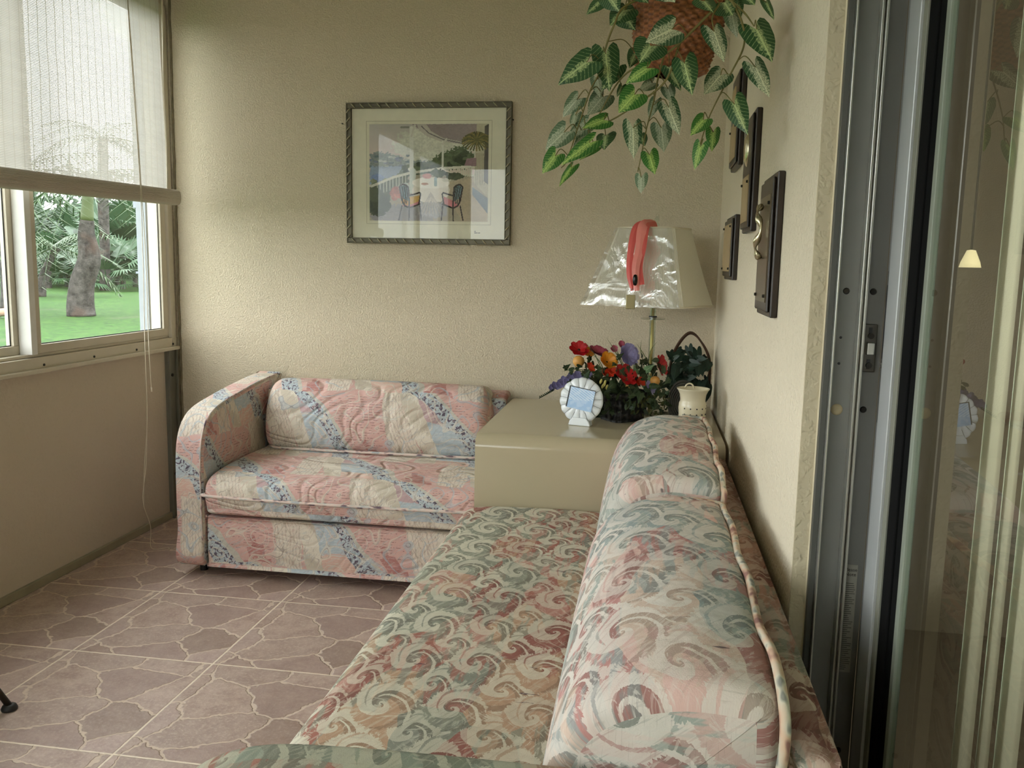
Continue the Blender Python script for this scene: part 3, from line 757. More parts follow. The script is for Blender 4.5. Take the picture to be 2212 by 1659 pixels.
# painted print as coloured mesh cells
def paint():
    Wd, Hd = 240, 188
    yy, xx = np.mgrid[0:Hd, 0:Wd]; X = xx/Wd; Y = yy/Hd        # Y downwards
    rs = np.random.RandomState(4)
    def nz(s, seed):
        r = np.random.RandomState(seed).rand(s+3, s+3); gx = X*s; gy = Y*s; i = gx.astype(int); j = gy.astype(int); fx = gx-i; fy = gy-j
        fx = fx*fx*(3-2*fx); fy = fy*fy*(3-2*fy)
        return (r[j, i]*(1-fx)+r[j, i+1]*fx)*(1-fy)+(r[j+1, i]*(1-fx)+r[j+1, i+1]*fx)*fy
    N = nz(12, 1)*.5+nz(30, 2)*.3+nz(70, 3)*.2; N2 = nz(45, 5); N3 = nz(90, 6)
    img = np.zeros((Hd, Wd, 3)); 
    def c(*a): return np.array(lin(*a))
    def fill(mask, col, var=.12):
        k = (1+var*(N3-.5)*2+var*(N-.5)*2)[..., None]; img[mask] = (np.ones((Hd, Wd, 3))*c(*col)*k)[mask]
    def poly(pts, col, var=.1, wob=0):
        px = X+wob*(N2-.5); py = Y+wob*(N3-.5); ins = np.zeros_like(X, bool); n = len(pts)
        for i in range(n):
            x1, y1 = pts[i]; x2, y2 = pts[(i+1) % n]
            if y1 == y2: continue
            cond = ((y1 > py) != (y2 > py)) & (px < (x2-x1)*(py-y1)/(y2-y1)+x1); ins ^= cond
        fill(ins, col, var)
    def line(pts, w, col, var=.05):
        m = np.zeros_like(X, bool)
        for (x1, y1), (x2, y2) in zip(pts[:-1], pts[1:]):
            ax, ay = x2-x1, (y2-y1)*.78; L = ax*ax+ay*ay+1e-9
            t = np.clip(((X-x1)*ax+(Y-y1)*.78*ay)/L, 0, 1)
            m |= ((X-x1-t*ax)**2+((Y-y1)*.78-t*ay)**2) < w*w
        fill(m, col, var)
    def ell(cx, cy, rx, ry, col, wob=0, var=.15): fill(((X-cx)/rx)**2+((Y-cy)/ry)**2+wob*(N2-.5)*2+wob*(N3-.5) < 1, col, var)
    # sky
    t = np.clip(Y/.38, 0, 1)[..., None]; img[:] = c(186, 182, 176)*(1-t)+c(212, 194, 184)*t
    img *= (1+.12*(N-.5))[..., None]
    ell(.55, .22, .35, .2, (206, 206, 190), .3)
    poly([(0, .30), (.08, .28), (.2, .30), (.32, .36), (.5, .38), (.5, .48), (0, .48)], (132, 142, 138), .25, .04)
    for i in range(26): ell(rs.rand()*.34, .32+rs.rand()*.12, .02, .012, ((98, 116, 120), (176, 182, 172), (120, 130, 150))[i % 3], .4)
    poly([(0, .43), (.3, .43), (.32, .6), (0, .62)], (146, 162, 186), .12, .02)
    ell(.07, .56, .06, .05, (126, 146, 190), .2)
    for i in range(30): ell(.02+rs.rand()*.33, .58+rs.rand()*.07-.18*0, .03, .03, ((104, 118, 92), (80, 96, 72), (132, 140, 110))[i % 3], .5)
    poly([(.16, .62), (.26, .48), (.36, .42), (.5, .40), (.58, .32), (.66, .27), (.78, .22), (.86, .3), (.88, .44), (.6, .47), (.4, .52), (.1, .66)], (84, 98, 68), .35, .06)
    for i in range(60):
        x = .3+rs.rand()*.52; ell(x, .47-max(0, (x-.3))*.3+rs.rand()*.1-.03, .03, .03, ((70, 84, 58), (96, 108, 78), (56, 68, 48))[i % 3], .5)
    # deck
    poly([(0, .98), (.0, .64), (.3, .54), (.5, .5), (.9, .53), (1, .7), (1, 1), (0, 1)], (172, 162, 142), .08)
    poly([(0, 1), (0, .88), (.25, .83), (.45, .86), (.55, 1)], (150, 146, 148), .12, .05)
    poly([(.55, .62), (.9, .54), (.86, .62), (1, .8), (1, 1), (.78, 1), (.7, .8)], (186, 172, 148), .08, .02)
    poly([(0, .64), (.2, .56), (.33, .52), (.33, .6), (.2, .66), (.16, .9), (0, .94)], (84, 92, 66), .25, .03)
    for i in range(12): x = .01+i*.027; line([(x, .63-x*.35), (x, .74-x*.35)], .004, (184, 186, 170))
    line([(0, .645), (.2, .545), (.34, .50), (.5, .47), (.62, .45), (.88, .43)], .010, (214, 212, 196))
    for i in range(15): x = .63+i*.0165; line([(x, .445), (x, .53)], .004, (206, 204, 186))
    line([(.62, .53), (.88, .52)], .006, (206, 204, 186))
    # roof
    poly([(.36, 0), (1, 0), (1, .22), (.8, .2), (.62, .17), (.5, .12), (.42, .05)], (150, 136, 136), .08, .01)
    poly([(.4, .0), (.48, .0), (.52, .07), (.62, .14), (.8, .185), (.8, .21), (.6, .175), (.48, .12), (.42, .06)], (188, 182, 172), .06)
    line([(.44, .02), (.5, .09), (.62, .155), (.8, .2)], .004, (112, 104, 108))
    # palm, wall on the right
    poly([(.9, .0), (1, 0), (1, .75), (.88, .6)], (190, 184, 160), .08)
    poly([(.965, .02), (1, .0), (1, .62), (.965, .58)], (92, 88, 84), .1)
    for k in range(6): line([(.90+k*.012, .3), (.895+k*.014, .62)], .002, (146, 138, 116))
    for k in range(28):
        a = k/28*2*PI; line([(.9, .16), (.9+.07*math.cos(a), .15+.07*math.sin(a)), (.9+.12*math.cos(a), .18+.09*math.sin(a))], .006, ((104, 98, 52), (132, 118, 64), (84, 84, 48))[k % 3], .3)
    poly([(.87, .64), (1, .76), (1, .92), (.87, .72)], (112, 126, 136), .1)
    poly([(.82, .35), (.9, .34), (.9, .43), (.8, .42)], (146, 118, 124), .1)
    # posts
    for x, y1, wd in ((.355, .62, .017), (.62, .5, .009)):
        line([(x, .04 if x < .5 else .18), (x, y1)], wd, (216, 216, 204)); line([(x-wd, .46), (x+wd, .46)], wd*.7, (228, 226, 214))
        line([(x, .12 if x < .5 else .2), (x+.03, .01 if x < .5 else .15)], .008, (204, 200, 188))
    line([(.37, .48), (.36, .68)], .025, (198, 204, 192))
    line([(.27, .03), (.33, .03)], .008, (140, 140, 130))
    # shrubs pot
    ell(.08, .82, .1, .12, (66, 76, 52), .35, .3); ell(.04, .72, .06, .08, (84, 92, 66), .3)
    ell(.22, .71, .05, .07, (190, 120, 108), .5, .3); ell(.30, .66, .05, .06, (182, 190, 178), .2)
    # table
    ell(.52, .68, .16, .13, (226, 218, 206), .08, .06); ell(.52, .60, .16, .06, (240, 234, 224), .04, .04)
    poly([(.4, .8), (.64, .8), (.66, .93), (.57, .97), (.42, .93)], (168, 166, 168), .15, .03)
    ell(.47, .61, .032, .013, (176, 120, 82), .1); line([(.56, .56), (.56, .62)], .014, (140, 164, 166)); ell(.65, .57, .04, .02, (206, 204, 190), .2)
    ell(.49, .53, .04, .025, (206, 142, 136), .2); ell(.58, .50, .06, .05, (76, 90, 62), .5, .3); ell(.72, .53, .09, .04, (70, 82, 56), .4, .3)
    for k in range(8): line([(.52, .7), (.42+k*.03, .92)], .003, (190, 182, 174))
    # chairs
    for cx, fl, sc_ in ((.30, 1, 1.0), (.745, -1, .95)):
        def T(dx, dy): return (cx+fl*dx*sc_, .84+dy)
        poly([T(-.02, 0), T(.05, .02), T(.13, -.03), T(.12, -.10), T(.03, -.05)], (208, 132, 138), .1)
        if fl > 0: poly([T(.03, -.09), T(.13, -.11), T(.12, -.05), T(.03, 0)], (214, 172, 96), .1); poly([T(-.03, -.03), T(.03, .0), T(.03, -.06), T(-.03, -.09)], (206, 160, 90), .1)
        poly([T(-.04, -.2), T(.0, -.22), T(.03, -.19), T(.035, -.05), T(-.02, -.08)], (112, 140, 146), .15)
        blk = (46, 36, 40)
        line([T(-.045, -.2), T(-.02, -.225), T(.01, -.215), T(.03, -.19), T(.04, .02)], .0065, blk)
        line([T(-.045, -.2), T(-.025, -.06), T(.0, .0), T(.04, .02), T(.13, -.02)], .0065, blk)
        for o_ in (-.02, .0, .015): line([T(o_-.005, -.2), T(o_+.008, -.12), T(o_, -.03)], .004, blk)
        line([T(.04, -.11), T(.09, -.125), T(.125, -.14), T(.135, -.125), T(.12, -.02)], .006, blk)
        for a_, b_ in ((-.025, -.05), (.04, .035), (.13, .14)): line([T(a_, -.0), T(b_, .145 if a_ != .04 else .165)], .0055, blk)
    return np.clip(img, 0, 1), Wd, Hd
img, Wd, Hd = paint()
me = bpy.data.meshes.new('print')
vs = [(-IW/2+IW*i/Wd+ox, -.0032, IH/2-IH*j/Hd+oz) for j in range(Hd+1) for i in range(Wd+1)]
fs = [(j*(Wd+1)+i, (j+1)*(Wd+1)+i, (j+1)*(Wd+1)+i+1, j*(Wd+1)+i+1) for j in range(Hd) for i in range(Wd)]
me.from_pydata(vs, [], fs)
ca = me.color_attributes.new('paint', 'FLOAT_COLOR', 'CORNER')
arr = np.ones((Hd*Wd, 4, 4), np.float32); arr[:, :, :3] = img.reshape(-1, 1, 3); ca.data.foreach_set('color', arr.ravel())
a = M('print_paint', .7); at = a.nt.nodes.new('ShaderNodeAttribute'); at.attribute_name = 'paint'; a.color(S(a.nt, at.outputs['Color']))
me.materials.append(a.m)
o = bpy.data.objects.new('print', me); COL.objects.link(o); o.parent = fp
tag(o, 'pastel print of a veranda with chairs, a laid table and a bay')
q = MB(); q.box(-FW/2+.024, FW/2-.024, -.0075, -.006, -FH/2+.024, FH/2-.024); q.build('glass_pane', m_picglass, fp)
q = MB()
for px, py in ((740.5, 267.5), (1109, 259)):
    p = W(px, py, 4.0); q = MB(); q.cyl((p.x, 4.0, p.z), (p.x, 3.990, p.z), .003, n=10)
    tag(q.build('nail', m_dark), 'small dark nail in the back wall just %s of the framed print' % ('left' if px < 900 else 'right'), 'nail')

# ================================================================== PLAQUES ON THE RIGHT WALL
m_plq = simple('dark_stained_wood', lin(42, 32, 26), .35, 0, 14, .25)
m_plate = simple('bronze_plate', lin(104, 92, 72), .3, .6, 20, .1)
m_plate2 = simple('parchment_plate', lin(172, 150, 112), .5, .1, 20, .15)
m_sil = simple('silver_ornament', lin(200, 190, 160), .25, .9)
def plaque(y0, y1, z0, z1, label, kind):
    t = thing('wall_plaque', label, 'plaque', (XR, (y0+y1)/2, (z0+z1)/2), 0, 'dark wooden plaques on the right wall')
    hw, hh = (y1-y0)/2, (z1-z0)/2
    q = MB(); q.box(-.018, -.0, -hw, hw, -hh, hh)
    q.box(-.026, -.018, -hw+.012, hw-.012, -hh+.012, hh-.012)
    q.build('board', m_plq, t, bevel=.004)
    def sc_(yy, zz, p):
        s = MB(); s.cyl((-.0265, yy, zz), (-.033, yy, zz), .0045, .0035, 12); s.build('tack', m_screw, p)
    if kind == 'tall':
        p = B(-.028, -.026, -hw+.03, hw-.035, -hh+.035, hh-.05).build('plate', m_plate, t)
        for yy in (-hw+.04, hw-.05):
            for zz in (-hh+.05, hh-.07): sc_(yy, zz, p)
        s = MB(); s.tube(spline([(-.034, .02, .10), (-.045, .0, .08), (-.036, -.015, .04), (-.046, .0, .0), (-.034, .01, -.03)], 6), [.006+.003*math.sin(i*.9) for i in range(25)], 8)
        s.build('ornament', m_sil, t, smooth=True)
    elif kind == 'square':
        p = B(-.028, -.026, -hw+.025, hw-.02, -hh+.03, hh-.03).build('plate', m_plate2, t)
        for yy in (-hw+.032, hw-.03):
            for zz in (-hh+.04, hh-.04): sc_(yy, zz, p)
    else:
        p = B(-.028, -.026, -hw+.03, hw-.03, -hh+.03, -.01).build('plate', m_plate2, t)
        s = MB(); s.lathe([(0, .012), (.02, .010), (.032, .004), (.034, 0)], n=20)
        s.v = [(-.026-c, a*.8, .07+b*1.5) for a, b, c in s.v]; s.build('medallion', m_sil if kind == 'b' else m_plate2, t, smooth=True)
        for yy in (-hw+.04, hw-.04): sc_(yy, -.03, p)
    return t
plaque(3.13, 3.40, 1.652, 1.985, 'dark plaque highest on the right wall, half hidden by the hanging leaves', 'a')
plaque(2.63, 2.86, 1.408, 1.757, 'tall dark plaque with a medallion between the highest plaque and the silver ornament plaque', 'b')
plaque(2.11, 2.36, 1.185, 1.525, 'dark plaque with a silver ornament, nearest the glass door', 'tall')
plaque(3.12, 3.44, 1.258, 1.485, 'small squarish dark plaque with a parchment plate just right of the lampshade', 'square')

# ================================================================== LAMP
LX, LY = .020, 3.70
lamp = thing('table_lamp', 'tall clear acrylic table lamp with a cream pleated square shade on the corner table', 'lamp', (LX, LY, .68))
m_shade = M('pleated_shade', .8, 0, .2)
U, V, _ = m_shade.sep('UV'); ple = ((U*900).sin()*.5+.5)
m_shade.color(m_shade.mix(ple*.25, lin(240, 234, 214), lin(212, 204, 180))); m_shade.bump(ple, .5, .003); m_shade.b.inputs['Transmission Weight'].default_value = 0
m_shade = m_shade.m
m_brass = simple('pale_brass', lin(190, 168, 100), .35, .5)
m_acr = glassmat('clear_acrylic', (.93, .96, .94), 1.3, .03)
z0, z1 = .462, .775      # shade heights above the table
def shade_corner(px, py, y): p = W(px, py, y); return Vector((p.x-LX, p.y-LY))
# square shade: near corner, left corner, right corner in plan
bc = [Vector((-.276-LX, 3.60-LY)), Vector((.122-LX, 3.43-LY)), Vector((.276-LX, 3.72-LY)), Vector((-.115-LX, 3.89-LY))]
tcn = [c*.57+Vector((.003, 0)) for c in bc]
q = MB()
cut = .03
def cutc(cs, f):
    out = []
    for i in range(4):
        p = cs[i]; a_ = (cs[i-1]-p).normalized(); b_ = (cs[(i+1) % 4]-p).normalized(); out += [p+a_*f, p+b_*f]
    return out
BC, TC = cutc(bc, .028), cutc(tcn, .02)
NB = len(BC); uu = 0
for i in range(NB):
    a0, a1 = BC[i], BC[(i+1) % NB]; t0, t1 = TC[i], TC[(i+1) % NB]; L = (a1-a0).length
    nseg = max(2, int(L/.06)); vz = [0, .33, .66, 1]; ids = []
    for vv in vz:
        z = z0+(z1-z0)*vv; bow = -.012*math.sin(PI*vv)
        row = []
        for k in range(nseg+1):
            f = k/nseg; p = (a0.lerp(a1, f)).lerp(t0.lerp(t1, f), vv); p = p*(1+bow*2); row.append(q.vert((p.x, p.y, z)))
        ids.append(row)
    for r_ in range(3):
        for k in range(nseg):
            q.face((ids[r_][k], ids[r_][k+1], ids[r_+1][k+1], ids[r_+1][k]), [(uu+L*k/nseg, vz[r_]), (uu+L*(k+1)/nseg, vz[r_]), (uu+L*(k+1)/nseg, vz[r_+1]), (uu+L*k/nseg, vz[r_+1])])
    uu += L
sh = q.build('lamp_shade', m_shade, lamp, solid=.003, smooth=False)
tag(sh, 'cream pleated square shade with cut corners')
m_trim = simple('shade_trim', lin(222, 212, 186), .8)
q = MB(); q.tube([(p.x*1.004, p.y*1.004, z0) for p in BC], .004, 6, closed=True); q.build('shade_trim', m_trim, sh, smooth=True)
q = MB(); q.tube([(p.x*1.004, p.y*1.004, z1) for p in TC], .004, 6, closed=True)
q.build('shade_trim', m_trim, sh, smooth=True)
# clear plastic wrap left on the two faces nearest the window
def wrapmat():
    mt = bpy.data.materials.new('clear_wrap'); mt.use_nodes = True; nt = mt.node_tree; nt.nodes.clear()
    out = nt.nodes.new('ShaderNodeOutputMaterial'); mx = nt.nodes.new('ShaderNodeMixShader'); mx.inputs[0].default_value = .38
    tr = nt.nodes.new('ShaderNodeBsdfTransparent'); gl = nt.nodes.new('ShaderNodeBsdfGlossy'); gl.inputs['Roughness'].default_value = .22
    nz = nt.nodes.new('ShaderNodeTexNoise'); nz.inputs['Scale'].default_value = 7; nz.inputs['Detail'].default_value = 3; nz.inputs['Distortion'].default_value = 1.2
    tcn_ = nt.nodes.new('ShaderNodeTexCoord'); bp = nt.nodes.new('ShaderNodeBump'); bp.inputs['Strength'].default_value = .5; bp.inputs['Distance'].default_value = .03
    nt.links.new(tcn_.outputs['Object'], nz.inputs['Vector']); nt.links.new(nz.outputs[0], bp.inputs['Height']); nt.links.new(bp.outputs[0], gl.inputs['Normal'])
    nt.links.new(tr.outputs[0], mx.inputs[1]); nt.links.new(gl.outputs[0], mx.inputs[2]); nt.links.new(mx.outputs[0], out.inputs[0]); return mt
m_wrap = wrapmat()
q = MB(); rs = random.Random(4)
ridges = [(rs.random(), rs.random(), rs.uniform(0, PI), rs.uniform(.08, .22), rs.uniform(.002, .007)) for _ in range(20)]
def wrap_fn(u, v):
    a0, a1, t0, t1 = bc[0], bc[1], tcn[0], tcn[1]
    p = a0.lerp(a1, u).lerp(t0.lerp(t1, u), v); d = .007
    for cx_, cy_, an, ln, am in ridges:
        dx, dy = u-cx_, v-cy_; al = dx*math.cos(an)+dy*math.sin(an); pe = -dx*math.sin(an)+dy*math.cos(an)
        if abs(al) < ln*1.6: d += am*max(0, 1-abs(pe)/.06)*max(0, 1-abs(al)/(ln*1.6))
    nrm = Vector((-(a0-a1).y, (a0-a1).x)).normalized()
    if nrm.y > 0: nrm = -nrm
    p = p+nrm*d
    return (p.x, p.y, z0-.004+(z1-z0+.004)*v)
q.grid(wrap_fn, 60, 46); q.build('plastic_wrap', m_wrap, sh, smooth=False, fixn=False)
# column, discs, base
q = MB(); q.lathe([(0, 0), (.095, 0), (.100, .006), (.100, .016), (.095, .020), (.03, .022), (0, .022)], n=40); q.build('base', m_acr, lamp)
q = MB(); q.cyl((0, 0, .022), (0, 0, .50), .0065, n=14); q.build('rod', m_brass, lamp, smooth=True)
q = MB(); q.lathe([(.0135, .05), (.0135, .46), (.0115, .46), (.0115, .05), (.0135, .05)], n=20); q.build('column', m_acr, lamp)
for zc, rr, th in ((.20, .060, .012), (.40, .050, .006), (.15*0+.055, .075, .012)):
    q = MB(); q.lathe([(.012, zc), (rr, zc), (rr+.002, zc+th*.5), (rr, zc+th), (.012, zc+th), (.012, zc)], n=36); q.build('disc', m_acr, lamp)
q = MB(); q.lathe([(.0, .408), (.017, .408), (.017, .414), (0, .414)], n=20); q.build('collar', m_dark, lamp)
q = MB(); q.tube(spline([(0, 0, .47), (-.04, 0, .54), (-.055, 0, .64), (-.03, 0, .74), (0, 0, .785)], 5), .0022, 6); q.tube(spline([(0, 0, .47), (.04, 0, .54), (.055, 0, .64), (.03, 0, .74), (0, 0, .785)], 5), .0022, 6)
q.tube([(-.09, .02, .77), (.09, -.02, .77)], .002, 6); q.build('harp', m_brass, lamp, smooth=True)
q = MB(); q.lathe([(0, .785), (.010, .786), (.012, .795), (.006, .80), (.011, .815), (.004, .826), (0, .828)], n=16); q.build('finial', m_acr, lamp, smooth=True)
# ribbon lanyard looped over the finial
rb = thing('lanyard', 'coral pink ribbon lanyard with a dark clip and brass tag draped over the lampshade', 'ribbon', (LX, LY, 0))
m_rib = simple('coral_ribbon', lin(226, 104, 98), .45, 0, 14, .12)
m_rib2 = simple('coral_ribbon_light', lin(240, 146, 136), .45, 0, 14, .1)
def RP(px, py, y): p = W(px, py, y); return Vector((p.x-LX, p.y-LY, p.z))
def band(pts, widths, mat, name, parent):
    P = spline(pts, 6); n = len(P); q = MB(); wv_ = spline([(w_, 0, 0) for w_ in widths], 6)
    L = []
    for i, p in enumerate(P):
        t = (P[min(i+1, n-1)]-P[max(i-1, 0)]).normalized(); s = t.cross(Vector((0, -1, .15))).normalized()*wv_[min(i, len(wv_)-1)].x/2
        L.append((q.vert(p-s), q.vert(p+Vector((0, -.003, 0))), q.vert(p+s)))
    for i in range(n-1):
        a_, b_ = L[i], L[i+1]; q.face((a_[0], a_[1], b_[1], b_[0])); q.face((a_[1], a_[2], b_[2], b_[1]))
    return q.build(name, mat, parent, smooth=False, solid=.0006)
band([RP(1415, 487, 3.660), RP(1396, 484, 3.600), RP(1374, 493, 3.552), RP(1363, 540, 3.505), RP(1360, 590, 3.475), RP(1366, 628, 3.460)], [.022, .03, .030, .026, .024, .012], m_rib, 'strap', rb)
band([RP(1417, 483, 3.660), RP(1402, 481, 3.600), RP(1388, 490, 3.550), RP(1381, 540, 3.495), RP(1373, 580, 3.460), RP(1376, 628, 3.445)], [.022, .03, .038, .034, .030, .020], m_rib2, 'strap', rb)
band([RP(1419, 485, 3.660), RP(1408, 484, 3.610), RP(1397, 492, 3.555), RP(1391, 535, 3.500), RP(1382, 575, 3.475), RP(1386, 615, 3.452)], [.02, .022, .022, .018, .022, .022], m_rib, 'strap', rb)
c = RP(1372, 605, 3.425); q = MB(); q.lathe([(0, -.022), (.006, -.020), (.009, -.010), (.0095, .0), (.009, .010), (.006, .020), (0, .022)], (0, 0, 0), 16)
q.v = [(c.x+a_, c.y+b_*.6, c.z+d_) for a_, b_, d_ in q.v]; q.build('clip', simple('dark_clip', (.02, .018, .016), .25, .6), rb, smooth=True)
c = RP(1362, 652, 3.435); q = MB(); q.box(c.x-.018, c.x+.018, c.y-.0025, c.y+.0025, c.z-.028, c.z+.028); q.build('tag', simple('brass_tag', lin(150, 140, 104), .35, .7), rb, bevel=.003)
q = MB(); q.tube([RP(1364, 627, 3.440)+Vector((.006*math.cos(i/10*2*PI), 0, .008*math.sin(i/10*2*PI)-.003)) for i in range(10)], .0013, 6, closed=True); q.build('ring', m_rail, rb)

# ================================================================== SHELL PHOTO FRAME
m_porc = simple('white_porcelain', lin(228, 232, 234), .12, 0, 20, .03)
sf = thing('photo_frame', 'white porcelain scallop shell photo frame standing on the table front edge', 'photo frame', (-.245, 3.33, .68), math.radians(-14))
tilt = Matrix.Rotation(math.radians(-9), 3, 'X')
q = MB(); NS = 15; R0 = .092; cz = .098
def shell(u, v):
    a_ = -PI*.5+(u)*2*PI; scal = 1+.03*abs(math.sin(u*NS*PI)); r = R0*scal*v
    x = r*math.cos(a_)*.93; z = cz+r*math.sin(a_)*.93; hinge = Vector((0, .012))
    ridge_ = .006*abs(math.sin(u*NS*PI))*v; y = -.010-.018*(1-v*v)*.3-ridge_*.7+.006*v**6
    p = tilt @ Vector((x, y, z)); return p
q.grid(shell, 120, 10); so = q.build('shell', m_porc, sf, smooth=True, solid=.004)
q = MB()
for i in range(NS):
    a_ = -PI*.5+(i/NS)*2*PI
    if abs(math.sin(a_)) > .96 and math.sin(a_) < 0: pass
    P = [tilt @ Vector((R0*f*math.cos(a_)*.93, -.0155-.0008, cz+R0*f*math.sin(a_)*.93)) for f in (.60, .75, .9, 1.0)]
    q.tube(P, .0007, 5)
q.build('rib_line', simple('shell_line', lin(96, 98, 98), .5), so)
q = MB(); q.prism([(-.045, 0), (.045, 0), (.040, .018), (.028, .032), (-.028, .032), (-.040, .018)], -.016, .022, 'xzy'); q.build('foot', m_porc, sf, bevel=.004)
q = MB(); q.v = []; 
rm = tilt @ Matrix.Rotation(math.radians(7), 3, 'Y')
def fb(x0, x1, y0, y1, z0_, z1_): 
    b = MB(); b.box(x0, x1, y0, y1, z0_-cz, z1_-cz); b.v = [tuple(tilt @ (Matrix.Rotation(math.radians(8), 3, 'Y') @ Vector(p)+Vector((0, 0, cz)))) for p in b.v]; return b
fb(-.054, .050, -.022, -.012, cz-.036, cz+.048).build('bezel', m_dark, sf)
pm = M('blue_photo_insert', .35); x_, y_, z_ = pm.sep('Object')
st_ = ((x_*1.0+z_*1.6)*420).sin().gt(.3)*z_.gt(.10)
pm.color(pm.mix(st_*.6, pm.mix(pm.noise(None, 60, 2).ss(.45, .6)*.4, lin(150, 184, 222), lin(196, 214, 232)), lin(222, 232, 240)))
fb(-.048, .053, -.0235, -.0225, cz-.037, cz+.045).build('photo', pm.m, sf)
q = MB(); q.box(-.012, .012, .03, .075, 0, .004); q.box(-.01, .01, .024, .030, .0, .10); q.build('easel', m_dark, sf)

# ================================================================== FLOWER BASKET
fbk = thing('flower_basket', 'black woven basket of mixed artificial red, orange and lilac flowers on the table', 'flower arrangement', (-.088, 3.50, .68), math.radians(40))
m_wick = M('black_wicker', .45, 0, .5); x_, y_, z_ = m_wick.sep('Object')
hb = ((((x_+y_)*60).floor().mod(2)*2-1)*((z_*160)).sin()+((x_-y_)*190).sin())
m_wick.color(m_wick.mix(hb.ss(-.5, 1.5), (.006, .006, .007), (.03, .028, .028))); m_wick.bump(hb, .8, .004); m_wick = m_wick.m
q = MB()
def basket_side(u, v):
    a_ = u*2*PI; c_, s_ = math.cos(a_), math.sin(a_); k_ = .35
    sx = math.copysign(abs(c_)**k_, c_); sy = math.copysign(abs(s_)**k_, s_); g = .062+.020*v
    wv__ = .0016*math.sin(u*120)*math.cos(v*30)
    return ((g+wv__)*1.15*sx, (g+wv__)*.95*sy, .001+v*.115)
q.grid(basket_side, 160, 26); q.build('basket', m_wick, fbk, smooth=True, solid=.004)
q = MB(); q.tube([basket_side(i/60, 1) for i in range(60)], .005, 6, closed=True); q.tube([Vector(basket_side(i/60, 0))+Vector((0, 0, .004)) for i in range(60)], .004, 6, closed=True); q.build('rim', m_wick, fbk, smooth=True)
q = MB(); q.box(-.075, .075, -.06, .06, .09, .105); q.build('moss', simple('moss', lin(40, 46, 24), .95, 0, 60, .4, .5), fbk)
fl_inv = None
import mathutils
fbm = Matrix.Translation((-.088, 3.50, .68)) @ Matrix.Rotation(math.radians(40), 4, 'Z'); fl_inv = fbm.inverted()
def FP(px, py, y): return fl_inv @ W(px, py, y)
def leafmat(name, c1, c2, vein=None, edge=None, rough=.45):
    a = M(name, rough, 0, .4); U, V, _ = a.sep('UV'); n = a.noise(a.vec(U*6, V*6, 0), 1, 3)
    col = a.mix(n, c1, c2)
    if vein:
        mid = 1-U.abs().ss(.008, .03)
        sv = ((V-U.abs()*.9)*7).fract(); side = 1-(sv-.5).abs().ss(.03, .09)
        col = a.mix((mid.max(side*.6)), col, vein)
    if edge: col = a.mix(a.vec(U, V, 0) and (U.abs()+(n-.5)*.15).gt(.33), col, edge)
    a.color(col); return a.m
m_ivy = leafmat('dark_ivy', lin(30, 46, 28), lin(52, 72, 42), lin(78, 96, 66))
m_ivyv = leafmat('variegated_ivy', lin(84, 124, 84), lin(110, 146, 104), lin(150, 176, 140), lin(222, 226, 200))
m_dkleaf = leafmat('deep_green_leaf', lin(20, 38, 30), lin(40, 62, 48), lin(48, 72, 56))
m_grass = simple('green_blade', lin(92, 104, 58), .5, 0, 20, .3)
OUT_LEAF = [(0, 0), (.05, -.12), (.14, -.27), (.25, -.36), (.35, -.30), (.40, -.12), (.385, .08), (.36, .28), (.30, .48), (.20, .68), (.085, .88), (0, 1.02)]
OUT_OVAL = [(0, 0), (.08, .02), (.18, .09), (.26, .22), (.29, .38), (.27, .54), (.21, .70), (.12, .86), (.05, .95), (0, 1.0)]
OUT_RND = [(0, 0), (.14, .10), (.28, .34), (.36, .6), (.33, .82), (.2, .97), (0, 1.0)]
OUT_IVY = [(0, 0), (.10, -.10), (.30, -.12), (.26, .02), (.48, .22), (.28, .30), (.24, .46), (.14, .62), (.06, .85), (0, 1.0)]
def add_leaf(mb, base, tip, normal, wscale=1.0, outline=OUT_LEAF, fold=.12, curl=.12):
    base, tip = Vector(base), Vector(tip); d = tip-base; L = d.length; d.normalize()
    nrm = (Vector(normal)-d*Vector(normal).dot(d)).normalized(); s = d.cross(nrm).normalized()
    def P(x, y):
        h = -fold*abs(x)*1.0 + curl*(.25-(y-.5)**2)*0.9 - .10*max(0, abs(x)-.25)
        h += .012*math.sin(y*23+x*9)
        return base+d*(y*L)+s*(x*L*wscale)+nrm*(h*L)
    for sg in (1, -1):
        mid = []; inn = []; outr = []
        for (x, y) in outline:
            my = max(0, y); mid.append(mb.vert(P(0, my))); inn.append(mb.vert(P(sg*x*.5, (y+my)/2))); outr.append(mb.vert(P(sg*x, y)))
        for i in range(len(outline)-1):
            (x0_, y0_), (x1_, y1_) = outline[i], outline[i+1]; a0_, a1_ = max(0, y0_), max(0, y1_)
            mb.face((mid[i], inn[i], inn[i+1], mid[i+1]), [(0, a0_), (sg*x0_*.5, (y0_+a0_)/2), (sg*x1_*.5, (y1_+a1_)/2), (0, a1_)])
            mb.face((inn[i], outr[i], outr[i+1], inn[i+1]), [(sg*x0_*.5, (y0_+a0_)/2), (sg*x0_, y0_), (sg*x1_, y1_), (sg*x1_*.5, (y1_+a1_)/2)])
    return mb
rs = random.Random(11)
VIEW = Vector((.0, -1, .1))
